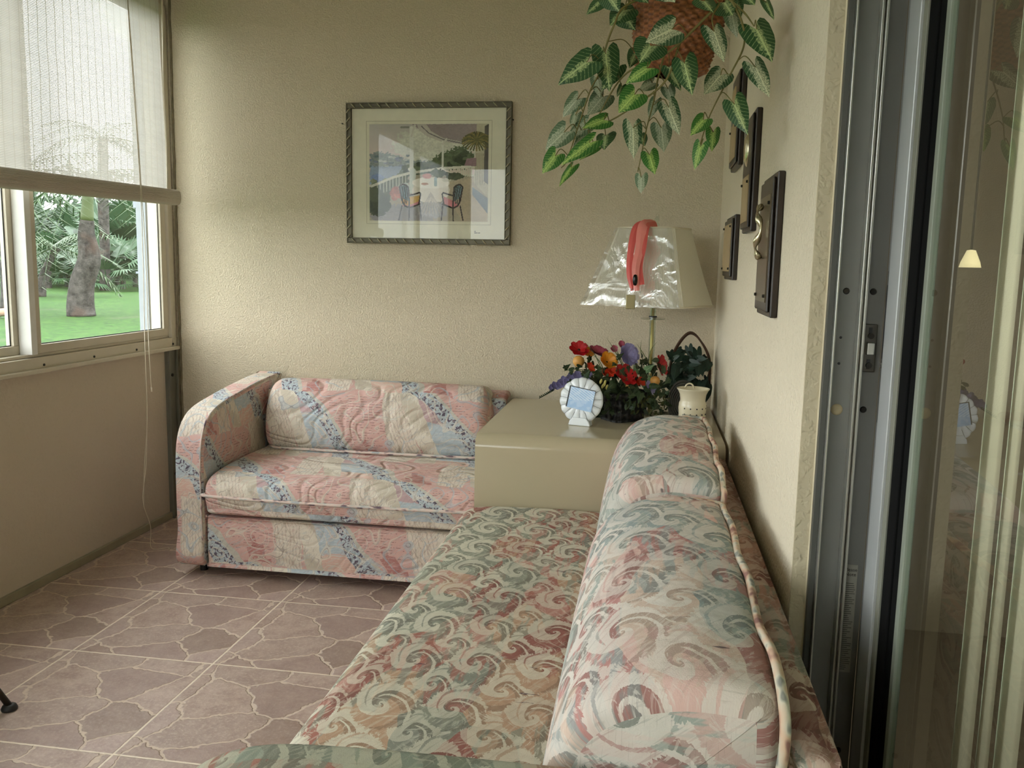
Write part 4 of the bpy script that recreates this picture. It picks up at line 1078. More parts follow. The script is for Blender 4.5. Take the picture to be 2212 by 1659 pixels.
# foliage mass
q = MB(); q2 = MB()
for i in range(420):
    px = 1338+rs.gauss(0, 58); py = 838+rs.gauss(0, 34)
    if py < 770 or py > 895 or px < 1215 or px > 1455: continue
    y = 3.50+rs.uniform(-.11, .09); p = FP(px, py, y)
    ang = rs.uniform(0, 2*PI); L = rs.uniform(.025, .045); d = Vector((math.cos(ang), rs.uniform(-.5, .2), math.sin(ang)-.2))*L
    add_leaf(q, p, p+d, VIEW+Vector((rs.uniform(-.6, .6), 0, rs.uniform(-.3, .9))), 1.0, OUT_IVY if i % 3 else OUT_OVAL)
tag(q.build('foliage', m_ivy, fbk, smooth=True), None)
for px, py, L, dx, dz in ((1375, 808, .05, -.5, .8), (1395, 800, .045, .8, .5), (1388, 822, .05, .2, -.9), (1365, 800, .04, -1, .1), (1400, 815, .04, .9, -.4), (1285, 800, .05, -.9, .3), (1272, 825, .05, -.4, -.8), (1325, 820, .045, .7, -.8)):
    q2.build('ivy_sprig', m_ivyv, fbk, smooth=True) if q2.v else None; q2 = MB()
    p = FP(px, py, 3.46); add_leaf(q2, p, p+Vector((dx, -.2, dz)).normalized()*L, VIEW+Vector((rs.uniform(-.4, .4), 0, .3)), 1.0, OUT_IVY)
q2.build('ivy_sprig', m_ivyv, fbk, smooth=True)
q = MB()
for (x0_, y0_, x1_, y1_) in ((1300, 800, 1262, 737), (1305, 800, 1270, 760), (1345, 790, 1309, 728), (1350, 795, 1325, 745), (1390, 785, 1385, 735), (1400, 780, 1420, 738), (1265, 800, 1215, 803), (1270, 810, 1222, 795), (1360, 780, 1342, 730), (1405, 790, 1375, 742)):
    a0_, a1_ = FP(x0_, y0_, 3.52), FP(x1_, y1_, 3.50+rs.uniform(-.04, .05)); mid_ = (a0_+a1_)/2+Vector((rs.uniform(-.01, .01), 0, .008))
    q.tube(spline([a0_, mid_, a1_], 5), [.0018]*5+[.0016, .0014, .001, .0008, .0006, .0003], 5)
q.build('grass_blade', m_grass, fbk, smooth=True)
# flowers
def flower(px, py, y, r, n, mat, name='flower', cup=.5, layers=1, face=(0, -1, .25), centre=None, wid=.95):
    c0 = FP(px, py, y); nrm = Vector(face).normalized(); sx = nrm.cross(Vector((0, 0, 1))).normalized(); sy = sx.cross(nrm)
    q = MB(); r = r*1.22
    for l in range(layers):
        rr = r*(1-.28*l)
        for k in range(n):
            a_ = 2*PI*(k+.5*l)/n+rs.uniform(-.1, .1); d = sx*math.cos(a_)+sy*math.sin(a_)
            add_leaf(q, c0+nrm*(.002*l), c0+d*rr+nrm*rr*cup*(1+.8*l), nrm, wid*rs.uniform(.9, 1.1), OUT_RND if n > 5 else [(0, 0), (.2, .1), (.38, .35), (.46, .6), (.40, .85), (.22, .97), (0, 1.0)], fold=-.25, curl=-.2)
    o = q.build(name, mat, fbk, smooth=True)
    if centre:
        e = MB(); e.lathe([(0, r*.12), (r*.14, r*.08), (r*.17, 0)], n=10)
        e.v = [tuple(c0+nrm*(.002+z_)+sx*x_+sy*y_) for x_, y_, z_ in e.v]; e.build('flower_centre', centre, o, smooth=True)
    return o
m_red = simple('red_petal', lin(176, 18, 26), .5, 0, 60, .2); m_pinkp = simple('dusty_pink_petal', lin(168, 70, 92), .5, 0, 60, .2)
m_org = simple('orange_petal', lin(222, 150, 40), .5, 0, 60, .2); m_verm = simple('vermilion_petal', lin(206, 62, 30), .5, 0, 60, .2)
m_lil = simple('lilac_petal', lin(146, 140, 186), .55, 0, 60, .2); m_yel = simple('cream_yellow_bud', lin(214, 204, 120), .5)
m_peach = simple('ochre_fruit', lin(204, 150, 74), .45, 0, 30, .2); m_eye = simple('flower_eye', lin(60, 40, 20), .8)
tag(flower(1250, 757, 3.50, .034, 7, m_red, 'flower', .35, 2, (-.3, -.7, .8), m_eye), 'red flower')
tag(flower(1350, 812, 3.42, .042, 6, m_red, 'flower', .25, 2, (0, -.9, .7), m_eye), 'red flower')
tag(flower(1424, 790, 3.46, .038, 6, m_red, 'flower', .3, 2, (.45, -1, .3), m_eye), 'red flower')
tag(flower(1292, 764, 3.55, .036, 6, m_pinkp, 'flower', .35, 2, (0, -.5, 1)), 'dusty pink flower')
tag(flower(1310, 783, 3.44, .032, 5, m_org, 'flower', .6, 2, (-.1, -.9, .6), m_eye), 'orange flower')
tag(flower(1266, 765, 3.55, .024, 5, m_org, 'flower', .6, 1, (0, -.7, .7)), 'orange flower')
tag(flower(1355, 768, 3.50, .040, 9, m_lil, 'flower', .35, 3, (0, -1, .35)), 'lilac ruffled flower')
for px, py in ((1273, 795), (1302, 808), (1316, 806), (1320, 800), (1372, 825), (1382, 826)):
    tag(flower(px, py, 3.43, .018, 6, m_verm, 'flower', .5, 1, (rs.uniform(-.5, .5), -.8, .5)), 'small vermilion flower')
for px, py in ((1338, 747), (1326, 755), (1342, 745)):
    tag(flower(px, py, 3.52, .013, 5, m_pinkp, 'flower', .6, 1, (rs.uniform(-.5, .5), -.8, .5)), 'dusty pink bud')
for px, py in ((1298, 824), (1306, 830), (1311, 836), (1302, 834), (1307, 826)):
    p = FP(px, py, 3.40); e = MB(); e.lathe([(0, -.011), (.004, -.006), (.0055, .0), (.004, .007), (0, .011)], n=10)
    e.v = [(p.x+x_+z_*.3, p.y+y_, p.z+z_) for x_, y_, z_ in e.v]; tag(e.build('bud', m_yel, fbk, smooth=True), 'pale yellow bud')
for px, py, r in ((1250, 781, .024), (1360, 833, .017), (1415, 823, .020)):
    p = FP(px, py, 3.46); e = MB(); e.lathe([(0.0, -r), (r*.6, -r*.8), (r*.95, -r*.3), (r, .1*r), (r*.85, r*.6), (r*.4, r*.95), (0, r)], (p.x, p.y, p.z), 18)
    tag(e.build('fruit', m_peach, fbk, smooth=True), 'small ochre fruit')
for px, py, r in ((1268, 812, .016), (1254, 816, .016), (1240, 820, .017), (1246, 812, .015), (1232, 815, .015), (1228, 825, .016), (1216, 823, .015), (1209, 830, .014), (1202, 836, .012), (1195, 832, .011), (1190, 838, .011)):
    tag(flower(px, py, 3.44, r*1.15, 5, m_lil, 'flower', .4, 1, (rs.uniform(-.4, .2), -.9, rs.uniform(0, .7))), 'lilac spike floret')
for px, py in ((1408, 843), (1398, 830), (1411, 836)):
    tag(flower(px, py, 3.42, .014, 5, m_lil, 'flower', .3, 1, (.3, -.9, .1)), 'small lilac flower')
q = MB(); st_p = [FP(1290, 826, 3.5), FP(1250, 822, 3.45), FP(1205, 836, 3.44), FP(1168, 859, 3.43)]
q.tube(spline(st_p, 5), .0014, 5)
for i in range(9):
    f = i/8; p = FP(1196-28*f, 842+15*f, 3.43)
    for s_ in (-1, 1): add_leaf(q, p, p+Vector((-.008, 0, .006*s_-.002)), VIEW, .7, OUT_OVAL)
q.build('flower_spike_stem', m_ivy, fbk, smooth=True)
# fern trailing low on the right of the basket
q = MB()
for i in range(170):
    px = 1405+rs.gauss(0, 26); py = 868+rs.gauss(0, 20)
    if py > 905 or py < 830 or px > 1450: continue
    p = FP(px, py, 3.47+rs.uniform(-.05, .07)); a_ = rs.uniform(0, 2*PI); d = Vector((math.cos(a_), rs.uniform(-.4, .2), math.sin(a_)))*rs.uniform(.012, .022)
    add_leaf(q, p, p+d, VIEW+Vector((rs.uniform(-.5, .5), 0, rs.uniform(-.3, .5))), .8, OUT_OVAL)
q.build('fern_foliage', leafmat('olive_fern', lin(58, 62, 30), lin(84, 88, 48)), fbk, smooth=True)

# ================================================================== DARK PLANT BASKET BEHIND
dp = thing('plant_basket', 'dark green leafy plant in a handled wicker basket tucked in the corner behind the jar', 'potted plant', (.185, 3.78, .68))
m_twig = simple('brown_twig', lin(72, 46, 28), .7, 0, 40, .3)
q = MB()
def pb(u, v): a_ = u*2*PI; r = (.058+.012*v)*(1+.01*math.sin(u*90)*math.cos(v*40)); return (r*math.cos(a_), r*math.sin(a_), .001+v*.12)
q.grid(pb, 90, 16); q.build('basket', m_wick, dp, smooth=True, solid=.004)
q = MB(); q.tube(spline([(-.085, 0, .12), (-.08, 0, .22), (-.05, -.01, .30), (-.005, -.01, .345), (.04, -.01, .31), (.08, 0, .23), (.085, 0, .12)], 6), .0045, 7)
q.tube(spline([(-.08, .01, .12), (-.075, .01, .22), (-.045, 0, .295), (-.003, 0, .338), (.045, 0, .305), (.085, .01, .23), (.09, .01, .12)], 6), .0035, 7)
q.build('handle', m_twig, dp, smooth=True)
q = MB()
for i in range(150):
    th = rs.uniform(0, 2*PI); rr = rs.uniform(.01, .098); z = rs.uniform(.06, .29)*(1-.15*(rr/.1)); p = Vector((rr*math.cos(th), rr*math.sin(th)*1.2-.02, z))
    if p.x > .085: continue
    a_ = rs.uniform(0, 2*PI); L = rs.uniform(.04, .07); d = Vector((math.cos(a_)*.6, -.35, math.sin(a_)*.6-.25))*L
    e_ = p+d
    if e_.x > .10: continue
    add_leaf(q, p, e_, VIEW+Vector((rs.uniform(-.6, .6), 0, rs.uniform(-.2, .9))), .95, OUT_LEAF)
q.build('foliage', m_dkleaf, dp, smooth=True)
# dark woven disc leaning behind the jar
wd = thing('woven_trivet', 'dark round woven disc leaning behind the cream jar', 'trivet', (.145, 3.47, .68))
q = MB()
for k in range(7): q.tube([(( .012+k*.007)*math.cos(i/30*2*PI), .01+k*.0*1, .052+(.012+k*.007)*math.sin(i/30*2*PI)) for i in range(30)], .0038, 6, closed=True)
q.build('coil', simple('dark_weave', lin(44, 42, 34), .7, 0, 60, .4), wd, smooth=True)
wd.location = (.150, 3.46, .683)
for ch in wd.children: ch.scale = (1.05, 1, 1.6)

# ================================================================== CREAM JAR / WARMER
m_cer = simple('cream_ceramic', lin(214, 204, 176), .2, 0, 10, .03)
JX, JY = .178, 3.27
jar = thing('ceramic_jar', 'cream ceramic jar with flared rim and pierced sides, partly hidden by the sofa back', 'jar', (JX, JY, .68))
q = MB(); prof = [(0, .0), (.052, 0), (.056, .01), (.052, .04), (.050, .075), (.052, .10), (.050, .118), (.047, .124), (.0465, .13), (.049, .15), (.056, .165), (.0605, .170), (.0605, .173), (.056, .172), (.048, .158), (.044, .14), (.044, .12), (0, .115)]
q.lathe(prof, n=48); q.build('body', m_cer, jar, smooth=True)
q = MB()
for k in range(4):
    for a_ in (-2.2, -1.75, -1.3, -.85, -.4):
        r = .0505; z = .035+k*.022; d = Vector((math.cos(a_), math.sin(a_), 0)); q.cyl(d*(r-.004)+Vector((0, 0, z)), d*(r+.0022)+Vector((0, 0, z)), .0028, n=8)
q.build('vent_hole', m_dark, jar)
q = MB(); q.tube([(-.012+.016*math.cos(PI*i/10), .045, .166+.018*math.sin(PI*i/10)) for i in range(11)], .003, 8); q.build('loop_handle', m_cer, jar, smooth=True)

# ================================================================== WOVEN WINDOW BLIND
bl = thing('window_blind', 'white woven matchstick roll-up blind half covering the window', 'blind', (0, 0, 0))
def blindmat():
    mt = bpy.data.materials.new('matchstick_weave'); mt.use_nodes = True; nt = mt.node_tree
    a = M.__new__(M); a.m = mt; a.nt = nt; a.b = nt.nodes['Principled BSDF']; a.tc = nt.nodes.new('ShaderNodeTexCoord')
    x, y, z = a.sep('Object')
    n = a.noise(a.vec(y*3, z*50, 0), 1, 2)
    slat = (z*175+n*.25).fract(); gap = (slat-.5).abs().gt(.40)
    thr = (y*21+(a.noise(a.vec(y*1, z*2, 0), 2, 1)-.5)*.4).fract(); th = (thr-.5).abs().lt(.045)
    col = a.mix(n*.6, lin(232, 226, 220), lin(194, 188, 182)); col = a.mix((slat-.5).abs().gt(.34)*.5, col, lin(150, 142, 132)); col = a.mix(th*.6, col, lin(180, 172, 160))
    tr = nt.nodes.new('ShaderNodeBsdfTranslucent'); df = nt.nodes.new('ShaderNodeBsdfDiffuse'); tp = nt.nodes.new('ShaderNodeBsdfTransparent')
    for b in (tr, df): nt.links.new(col.k, b.inputs[0])
    m1 = nt.nodes.new('ShaderNodeMixShader'); m1.inputs[0].default_value = .28; nt.links.new(df.outputs[0], m1.inputs[1]); nt.links.new(tr.outputs[0], m1.inputs[2])
    m2 = nt.nodes.new('ShaderNodeMixShader'); hole = gap*(1-th)*.34; nt.links.new(hole.k, m2.inputs[0]); nt.links.new(m1.outputs[0], m2.inputs[1]); nt.links.new(tp.outputs[0], m2.inputs[2])
    out = nt.nodes['Material Output']; nt.links.new(m2.outputs[0], out.inputs[0]); nt.nodes.remove(a.b)
    return mt
m_blind = blindmat()
XB = -2.235
def bsheet(u, v):
    y = .95+u*(3.805-.95); z = 1.575+v*(2.50-1.575); zz = z-.045*(1-u)*(1-v)*.8
    return (XB+.006*math.sin(u*9+v*2)+.010*v*0, y+.01*(1-v)*math.sin(v*5), zz)
q = MB(); q.grid(bsheet, 60, 20); q.build('woven_sheet', m_blind, bl, smooth=True)
mm = M('rolled_matchsticks', .7); x_, y_, z_ = mm.sep('Object'); U_2, V_2, _ = mm.sep('UV')
nn = mm.noise(mm.vec(U_2*2, V_2*500, 0), 1, 2); mm.color(mm.mix(nn, lin(178, 166, 148), lin(214, 204, 190))); mm.bump((V_2*1700).sin(), .6, .002); mm = mm.m
q = MB(); ring_ = []
NY = 12
for i in range(NY+1):
    f = i/NY; yy = .94+f*(3.855-.94); zc = 1.530+.046*f; R1, R2 = .034, .042
    if i == NY: pass
    ring_.append([q.vert((XB+.012+R1*math.cos(2*PI*j/28), yy, zc+R2*math.sin(2*PI*j/28)*.95+(.004*math.sin(3*2*PI*j/28)))) for j in range(28)])
for i in range(NY):
    for j in range(28):
        jj = (j+1) % 28; y0_, y1_ = i*.24, (i+1)*.24
        q.face((ring_[i][j], ring_[i][jj], ring_[i+1][jj], ring_[i+1][j]), [(y0_, j*.009), (y0_, (j+1)*.009), (y1_, (j+1)*.009), (y1_, j*.009)])
q.face(ring_[0][::-1]); q.face(ring_[-1])
ro = q.build('rolled_bundle', mm, bl, smooth=True, bevel=0)
q = MB(); sp3 = [(XB+.05+.0, 3.856, 1.576)]
q.tube([(XB+.012+(.006+.0008*i)*math.cos(i*.5), 3.8565, 1.576+(.006+.0009*i)*math.sin(i*.5)) for i in range(36)], .0012, 5); q.build('spiral_edge', simple('roll_edge', lin(150, 136, 114), .8), ro)
q = MB(); q.tube(spline([(XB+.004, 3.812+.004*math.sin(i*1.3), 2.5-i*.115) for i in range(9)], 4), .004, 6); q.build('edge_cord', m_cord, bl, smooth=True)
q = MB(); q.box(XB-.02, XB+.02, .93, 3.83, 2.49, 2.54); q.build('headrail', m_winframe, bl)
def cordpath(pts): return spline([WX(px, py, XB+.052) for px, py in pts], 6)
q = MB(); q.tube(cordpath([(275, 0), (288, 180), (303, 400), (309, 560), (313, 735), (318, 900), (312, 1010), (311, 1095)]), .0016, 6)
q.tube([WX(275, 0, XB+.052), Vector((XB+.05, 3.46, 2.49))], .0016, 6)
q.build('pull_cord', m_cord, bl, smooth=True)
q = MB(); q.tube(cordpath([(276, 0), (290, 180), (305, 400), (315, 560), (321, 735), (324, 790), (327, 838)]), .0016, 6); q.tube([WX(327, 836, XB+.052), WX(328, 846, XB+.052)], [.003, .0045], 8)
q.build('pull_cord', m_cord, bl, smooth=True)
q = MB(); q.tube(spline([WX(318, 900, XB+.054), WX(316, 1000, XB+.054), WX(309, 1080, XB+.054), Vector((-2.17, 3.47, .10)), Vector((-2.168, 3.462, .012)), Vector((-2.13, 3.44, .004)), Vector((-2.09, 3.47, .004)), Vector((-2.07, 3.45, .004))], 8), .0016, 6)
q.build('pull_cord', m_cord, bl, smooth=True)

# ================================================================== HANGING PLANT
HY = 2.2
hp = thing('hanging_plant', 'trailing variegated arrowhead vine in a wicker basket hanging from the ceiling', 'hanging plant', (0, 0, 0))
m_wk = M('brown_wicker', .55, 0, .4); U, V, _ = m_wk.sep('UV'); n = m_wk.noise(m_wk.vec(U*60, V*70, 0), 1, 3); n = n*.7+((V*15+((U*44).floor().mod(2))*.5).fract()-.5).abs()*.8-.08
m_wk.color(m_wk.mix(n, lin(62, 32, 18), lin(186, 118, 72))); m_wk = m_wk.m
BX, BYc = .048, 2.27
tiltb = Matrix.Translation((BX, BYc, 1.955)) @ Matrix.Rotation(math.radians(6), 4, 'Y')
q = MB()
def hb_(u, v):
    k = int(v*30*.999); a_ = u*2*PI; r = .080+.038*v**.8 if v > .06 else .05+.03*(v/.06)
    r += .005*math.sin(u*2*PI*22+(PI if int(v*15) % 2 else 0))*abs(math.sin(v*15*PI)) + .002*abs(math.sin(v*15*PI))
    return tiltb @ Vector((r*math.cos(a_), r*math.sin(a_), -.185+v*.185))
q.grid(hb_, 180, 75); q.build('basket', m_wk, hp, smooth=True)
q = MB(); q.tube([tiltb @ Vector((.120*math.cos(i/40*2*PI), .120*math.sin(i/40*2*PI), 0)) for i in range(40)], .007, 8, closed=True)
q.tube([tiltb @ Vector((.118*math.cos(i/40*2*PI), .118*math.sin(i/40*2*PI), -.012)) for i in range(40)], .005, 8, closed=True)
q.build('rim', m_wk, hp, smooth=True)
q = MB(); q.lathe([(0, -.02), (.11, -.02)], n=24); q.v = [tuple(tiltb @ Vector(p)) for p in q.v]; q.build('moss', simple('dark_moss', lin(36, 38, 22), .95, 0, 50, .4, .5), hp)
q = MB()
for k in range(3):
    a_ = k*2*PI/3+.6; p = tiltb @ Vector((.120*math.cos(a_), .120*math.sin(a_), 0)); q.tube([p, Vector((BX, BYc, 2.42))], .0015, 5)
q.tube([(BX, BYc, 2.42), (BX, BYc, ZC-.03)], .0015, 5); q.tube([(BX+.012*math.cos(i/8*1.6*PI-.5), BYc, ZC-.022+.014*math.sin(i/8*1.6*PI-.5)) for i in range(9)], .002, 6); q.tube([(BX, BYc, ZC-.03), (BX, BYc, ZC)], .002, 6)
q.build('hanger', m_greyd, hp)
def varleaf(name, wht, dk, lt):
    a = M(name, .42, 0, .4); U, V, _ = a.sep('UV'); aU = U.abs()
    oi = a.nt.nodes.new('ShaderNodeObjectInfo'); rn = S(a.nt, oi.outputs['Random'])
    n = a.noise(a.vec(U*9+rn*30, V*9, rn*10), 1, 4, .7); n2 = a.noise(a.vec(U*24+rn*30, V*24, 3), 1, 3, .7)
    mid = 1-(aU-(.012*(1-V))).ss(0, .022)
    sv = ((V-aU*.75)*7.5+(n-.5)*.5).fract(); side = (1-(sv-.5).abs().ss(.02, .09))*(1-aU.ss(.30, .42))*(n2.ss(.3,.5))
    halo = (1-aU.ss(.0, .34))*(1-V.ss(.5, 1.0)*.3)
    patch = (halo*1.1+(n-.5)*1.6+wht-.55).ss(.25, .42)
    fine = n2.ss(.46, .58)
    col = a.mix(n, dk, tuple(x*1.5 for x in dk))
    col = a.mix(patch*(fine*.7+.3), col, lt)
    col = a.mix(mid.max(side*.6), col, tuple(min(1, x*1.05) for x in lt))
    a.color(col); a.bump(side+mid*.5, .3, .003)
    return a.m
G1 = varleaf('arrowhead_leaf_green', .02, lin(38, 70, 36), lin(176, 190, 132))
G2 = varleaf('arrowhead_leaf_white', .50, lin(44, 74, 44), lin(206, 208, 172))
G3 = varleaf('arrowhead_leaf_bright', .18, lin(44, 92, 34), lin(172, 196, 108))
G4 = varleaf('arrowhead_leaf_pale', .45, lin(78, 98, 70), lin(188, 192, 164))
m_vine = simple('vine_stem', lin(112, 104, 52), .6, 0, 30, .2)
# base pixel, tip pixel (photo crop units /3.858 + 1150), width, depth offset, variant
LV = [
 (450,520,230,695,.95,-.10,0),(612,450,640,742,.80,-.05,0),(690,572,585,745,.95,.0,0),(372,830,262,965,1.0,.06,3),(590,805,468,950,.95,.05,3),
 (262,1105,120,1240,1.05,-.02,3),(190,1300,90,1435,1.05,-.06,2),(478,1190,255,1365,.55,-.08,2),(325,1395,230,1545,.5,-.05,2),(596,1000,430,1062,.8,-.06,2),
 (612,1130,600,1242,1.2,.05,0),(850,790,728,930,1.3,-.12,2),(955,570,790,690,1.0,-.10,2),(985,385,900,512,1.9,-.14,0),(1160,245,960,345,1.15,-.18,1),
 (1268,530,1328,774,.78,-.14,0),(1140,560,1232,745,.75,.0,0),(838,1065,845,1305,.70,-.10,1),(1075,1065,1095,1252,.85,-.02,3),(1138,895,1220,1108,.80,-.06,1),
 (978,1292,1018,1442,.85,-.08,2),(908,1480,905,1602,.95,-.06,3),(1515,265,1590,498,.75,-.14,1),(1568,628,1440,776,.95,-.10,1),(1868,245,1990,497,.92,-.12,0),
 (1860,560,1968,792,.72,-.10,1),(1685,870,1787,1105,.75,-.12,0),(1425,1000,1325,1122,.90,-.10,2),(1508,1100,1495,1252,.85,.0,2),(1400,1225,1355,1402,.80,-.08,2),
 (770,85,655,205,1.3,-.02,0),(565,15,458,115,.9,-.02,0),(760,120,850,242,1.2,.03,0),(1600,20,1665,120,1.5,-.1,0),(1660,110,1700,300,.8,-.02,3),(1700,15,1740,130,1.0,-.1,0),
 (1790,-20,1850,38,1.2,-.1,0),(1950,20,2010,158,.5,-.1,0),(1000,690,890,755,.8,.02,3),(745,720,708,802,.7,.03,0),(440,1040,285,1168,.8,.02,3),(420,1130,330,1300,.5,.03,3),
 (1020,850,975,990,.7,.03,3),(905,1130,935,1212,.9,.03,0),(1130,740,1165,850,1.0,.04,3),(545,660,560,800,.9,.05,3),(860,440,812,560,.9,.05,0),(1180,420,1150,560,.9,.02,3),
 (1430,10,1500,95,1.2,-.14,0),(640,-30,720,90,1.3,-.04,0),(880,-60,960,20,1.3,-.1,0),(1100,-90,1180,10,1.3,-.12,1),(520,1240,400,1330,.4,.02,2),(360,960,330,1060,.7,.04,3)]
def CP(cx_, cy_, y): return W(1150+cx_/3.858, cy_/3.858, y)
vines = [
 [(980,-40,-.04),(760,60,-.06),(680,210,-.07),(620,370,-.05),(560,600,-.03),(480,760,0),(400,1000,0),(290,1330,-.03),(240,1400,-.03)],
 [(1520,70,-.14),(1180,400,-.13),(960,520,-.08),(800,600,-.05),(690,720,-.03),(570,930,-.02),(480,1100,-.02)],
 [(1230,360,-.13),(1105,680,-.08),(850,880,-.05),(640,1010,-.02),(420,1080,-.02)],
 [(1190,150,-.13),(1060,600,-.08),(1010,850,-.05),(950,1080,-.05),(880,1430,-.05)],
 [(1650,-20,-.12),(1750,200,-.12),(1760,390,-.10),(1640,640,-.09),(1480,960,-.07),(1395,1210,-.05)],
 [(1600,-40,-.12),(1760,100,-.12),(1850,220,-.12)], [(1560,30,-.13),(1500,140,-.13),(1510,240,-.13)]]
q = MB(); vp = []
for vn in vines:
    P = spline([CP(a_, b_, HY+c_) for a_, b_, c_ in vn], 8); q.tube(P, [.0030-.0018*i/len(P) for i in range(len(P))], 6); vp += P
q.build('vine', m_vine, hp, smooth=True)
rs = random.Random(21); petm = MB()
for i, (bx, by, tx, ty, wv_, dz, var) in enumerate(LV):
    y0_ = HY+dz; bse = CP(bx, by, y0_); tp_ = CP(tx, ty, y0_-rs.uniform(.0, .035))
    if tp_.x > XR-.02: tp_.y -= .05
    tp_ = bse+(tp_-bse)*1.06; q = MB(); add_leaf(q, bse, tp_, Vector((rs.uniform(-.35, .25), -1, rs.uniform(-.1, .35))), wv_*1.10, OUT_LEAF, fold=.14, curl=rs.uniform(.05, .2))
    q.build('leaf', (G1, G2, G3, G4)[var], hp, smooth=True, fixn=False)
    nb = min(vp, key=lambda p: (p-bse).length+max(0, bse.z-p.z)*1.5)
    if (nb-bse).length < .16:
        mid_ = (nb+bse)/2+Vector((rs.uniform(-.008, .008), -.004, .016)); petm = MB(); petm.tube(spline([nb, mid_, bse], 5), .0012, 5); petm.build('petiole', m_vine, hp, smooth=True)

# ================================================================== CHAIR LEG AT THE LEFT EDGE
ch = thing('patio_chair', 'metal chair leg with a black rubber foot at the left edge of the floor', 'chair', (-1.768, 2.088, 0))
m_leg = simple('chair_metal', lin(70, 66, 58), .4, .6)
for k, (lx, ly) in enumerate(((0, 0), (-.12, -.52), (-.48, .06*0), (-.48, -.52))):
    s1_ = MB(); top = Vector((-.20, -.10, .42)) if k == 0 else Vector((lx-.02, ly, .42))
    s1_.tube([Vector((lx, ly, .012)), top], .009, 12); l_ = s1_.build('leg', m_leg, ch, smooth=True)
    s2 = MB(); s2.lathe([(0, 0), (.021, 0), (.022, .006), (.018, .014), (.011, .017), (0, .017)], (lx, ly, 0), 20); s2.build('rubber_foot', m_dark, l_, smooth=True)
B(-.52, -.14, -.55, -.08, .41, .45).build('seat', m_leg, ch, bevel=.01)

# ================================================================== OUTSIDE
ZG = -.15
gm = M('lawn_grass', .9, 0, .2); n = gm.noise(None, 6, 5, .7); n2 = gm.noise(None, .5, 3)
n4 = gm.noise(None, 1.3, 5, .75); n5 = gm.noise(None, 22, 3, .7); gc = gm.mix(n.ss(.4, .6), (.012, .046, .004), (.032, .092, .009)); gc = gm.mix(n4.ss(.5, .66)*.45, gc, (.055, .105, .016)); gc = gm.mix(n5.ss(.52, .7)*.5, gc, (.010, .040, .006)); gc = gm.mix(n2.ss(.6, .68)*.35, gc, (.09, .085, .055))
gm.color(gc); gm.bump(n, .6, .05)
q = MB(); q.box(-90, 30, -50, 90, ZG-.1, ZG); q.build('ground', gm.m, kind='structure')
# white pilaster of the building and its downspout
MB().box(-2.89, -2.47, 4.71, 5.2, ZG, 3.4).box(-2.50, -2.452, 3.98, 4.71, ZG, 3.4).build('wall_outside', simple('outside_white', lin(146, 151, 158), .6), kind='structure')
ds = thing('downspout', 'white ribbed rain downspout on the outside wall right of the window view', 'downspout', (-2.845, 4.61, ZG))
m_ds = simple('downspout_white', lin(138, 145, 154), .5)
q = MB(); q.box(-.055, .055, -.0, .098, 0, 3.4)
for k in range(5): q.box(-.050+k*.022, -.042+k*.022, -.006, 0, 0, 1.73)
q.build('pipe', m_ds, ds, bevel=.002)
q = MB(); q.box(-.062, .062, -.009, .098, 1.25+.10, 1.262+.10); q.box(-.062, .062, -.012, .098, 1.72, 1.80); q.build('strap', m_ds, ds)
bark = M('palm_bark', .9, 0, .2); x_, y_, z_ = bark.sep('Object'); n = bark.noise(None, 5, 5, .7)
rg = ((z_*30+n*3).fract()-.5).abs()
bc_ = bark.mix(n.ss(.3, .7), (.014, .012, .011), (.095, .085, .078)); bc_ = bark.mix(rg.lt(.12)*.5, bc_, (.014, .012, .011)); bc_ = bark.mix(bark.noise(None, 1.5, 2).ss(.55, .65)*.5, bc_, (.07, .04, .03))
bark.color(bc_); bark.bump(n, .8, .05); bark = bark.m
m_csh = simple('crownshaft_green', (.075, .10, .03), .6, 0, 3, .2)
m_fr = leafmat('palm_frond', (.018, .045, .012), (.045, .085, .022)); m_fr2 = leafmat('palmetto_frond', (.018, .05, .02), (.05, .10, .045))
def frond(mb, base, az, elev, L, drop, wid=.05, n=16):
    P = []; d = Vector((math.cos(az), math.sin(az), 0))
    for i in range(n+1):
        f = i/n; P.append(base+d*(L*f*math.cos(elev*(1-f*.6)))+Vector((0, 0, L*f*math.sin(elev)-drop*f*f)))
    mb.tube(P, [.02*(1-i/(n+1)) for i in range(n+1)], 4)
    s = d.cross(Vector((0, 0, 1)))
    for i in range(1, n+1):
        for sg in (1, -1):
            ll = L*.28*math.sin(PI*(.12+.8*i/n)); b_ = P[i]; t_ = b_+s*sg*ll+d*ll*.35-Vector((0, 0, ll*.55))
            w_ = d*wid*.5
            mb.face([mb.vert(b_-w_), mb.vert(b_+w_), mb.vert(t_)], [(0, 0), (.2, 0), (0, 1)])
def palm(px, pts, ztop, name, label, crown, ztw, mat2=True, nf=14):
    # pts: (pixel x, pixel y, radius m) along the trunk at depth given
    t = thing(name, label, 'palm tree', (0, 0, 0), 0, 'palm trees on the lawn')
    return t
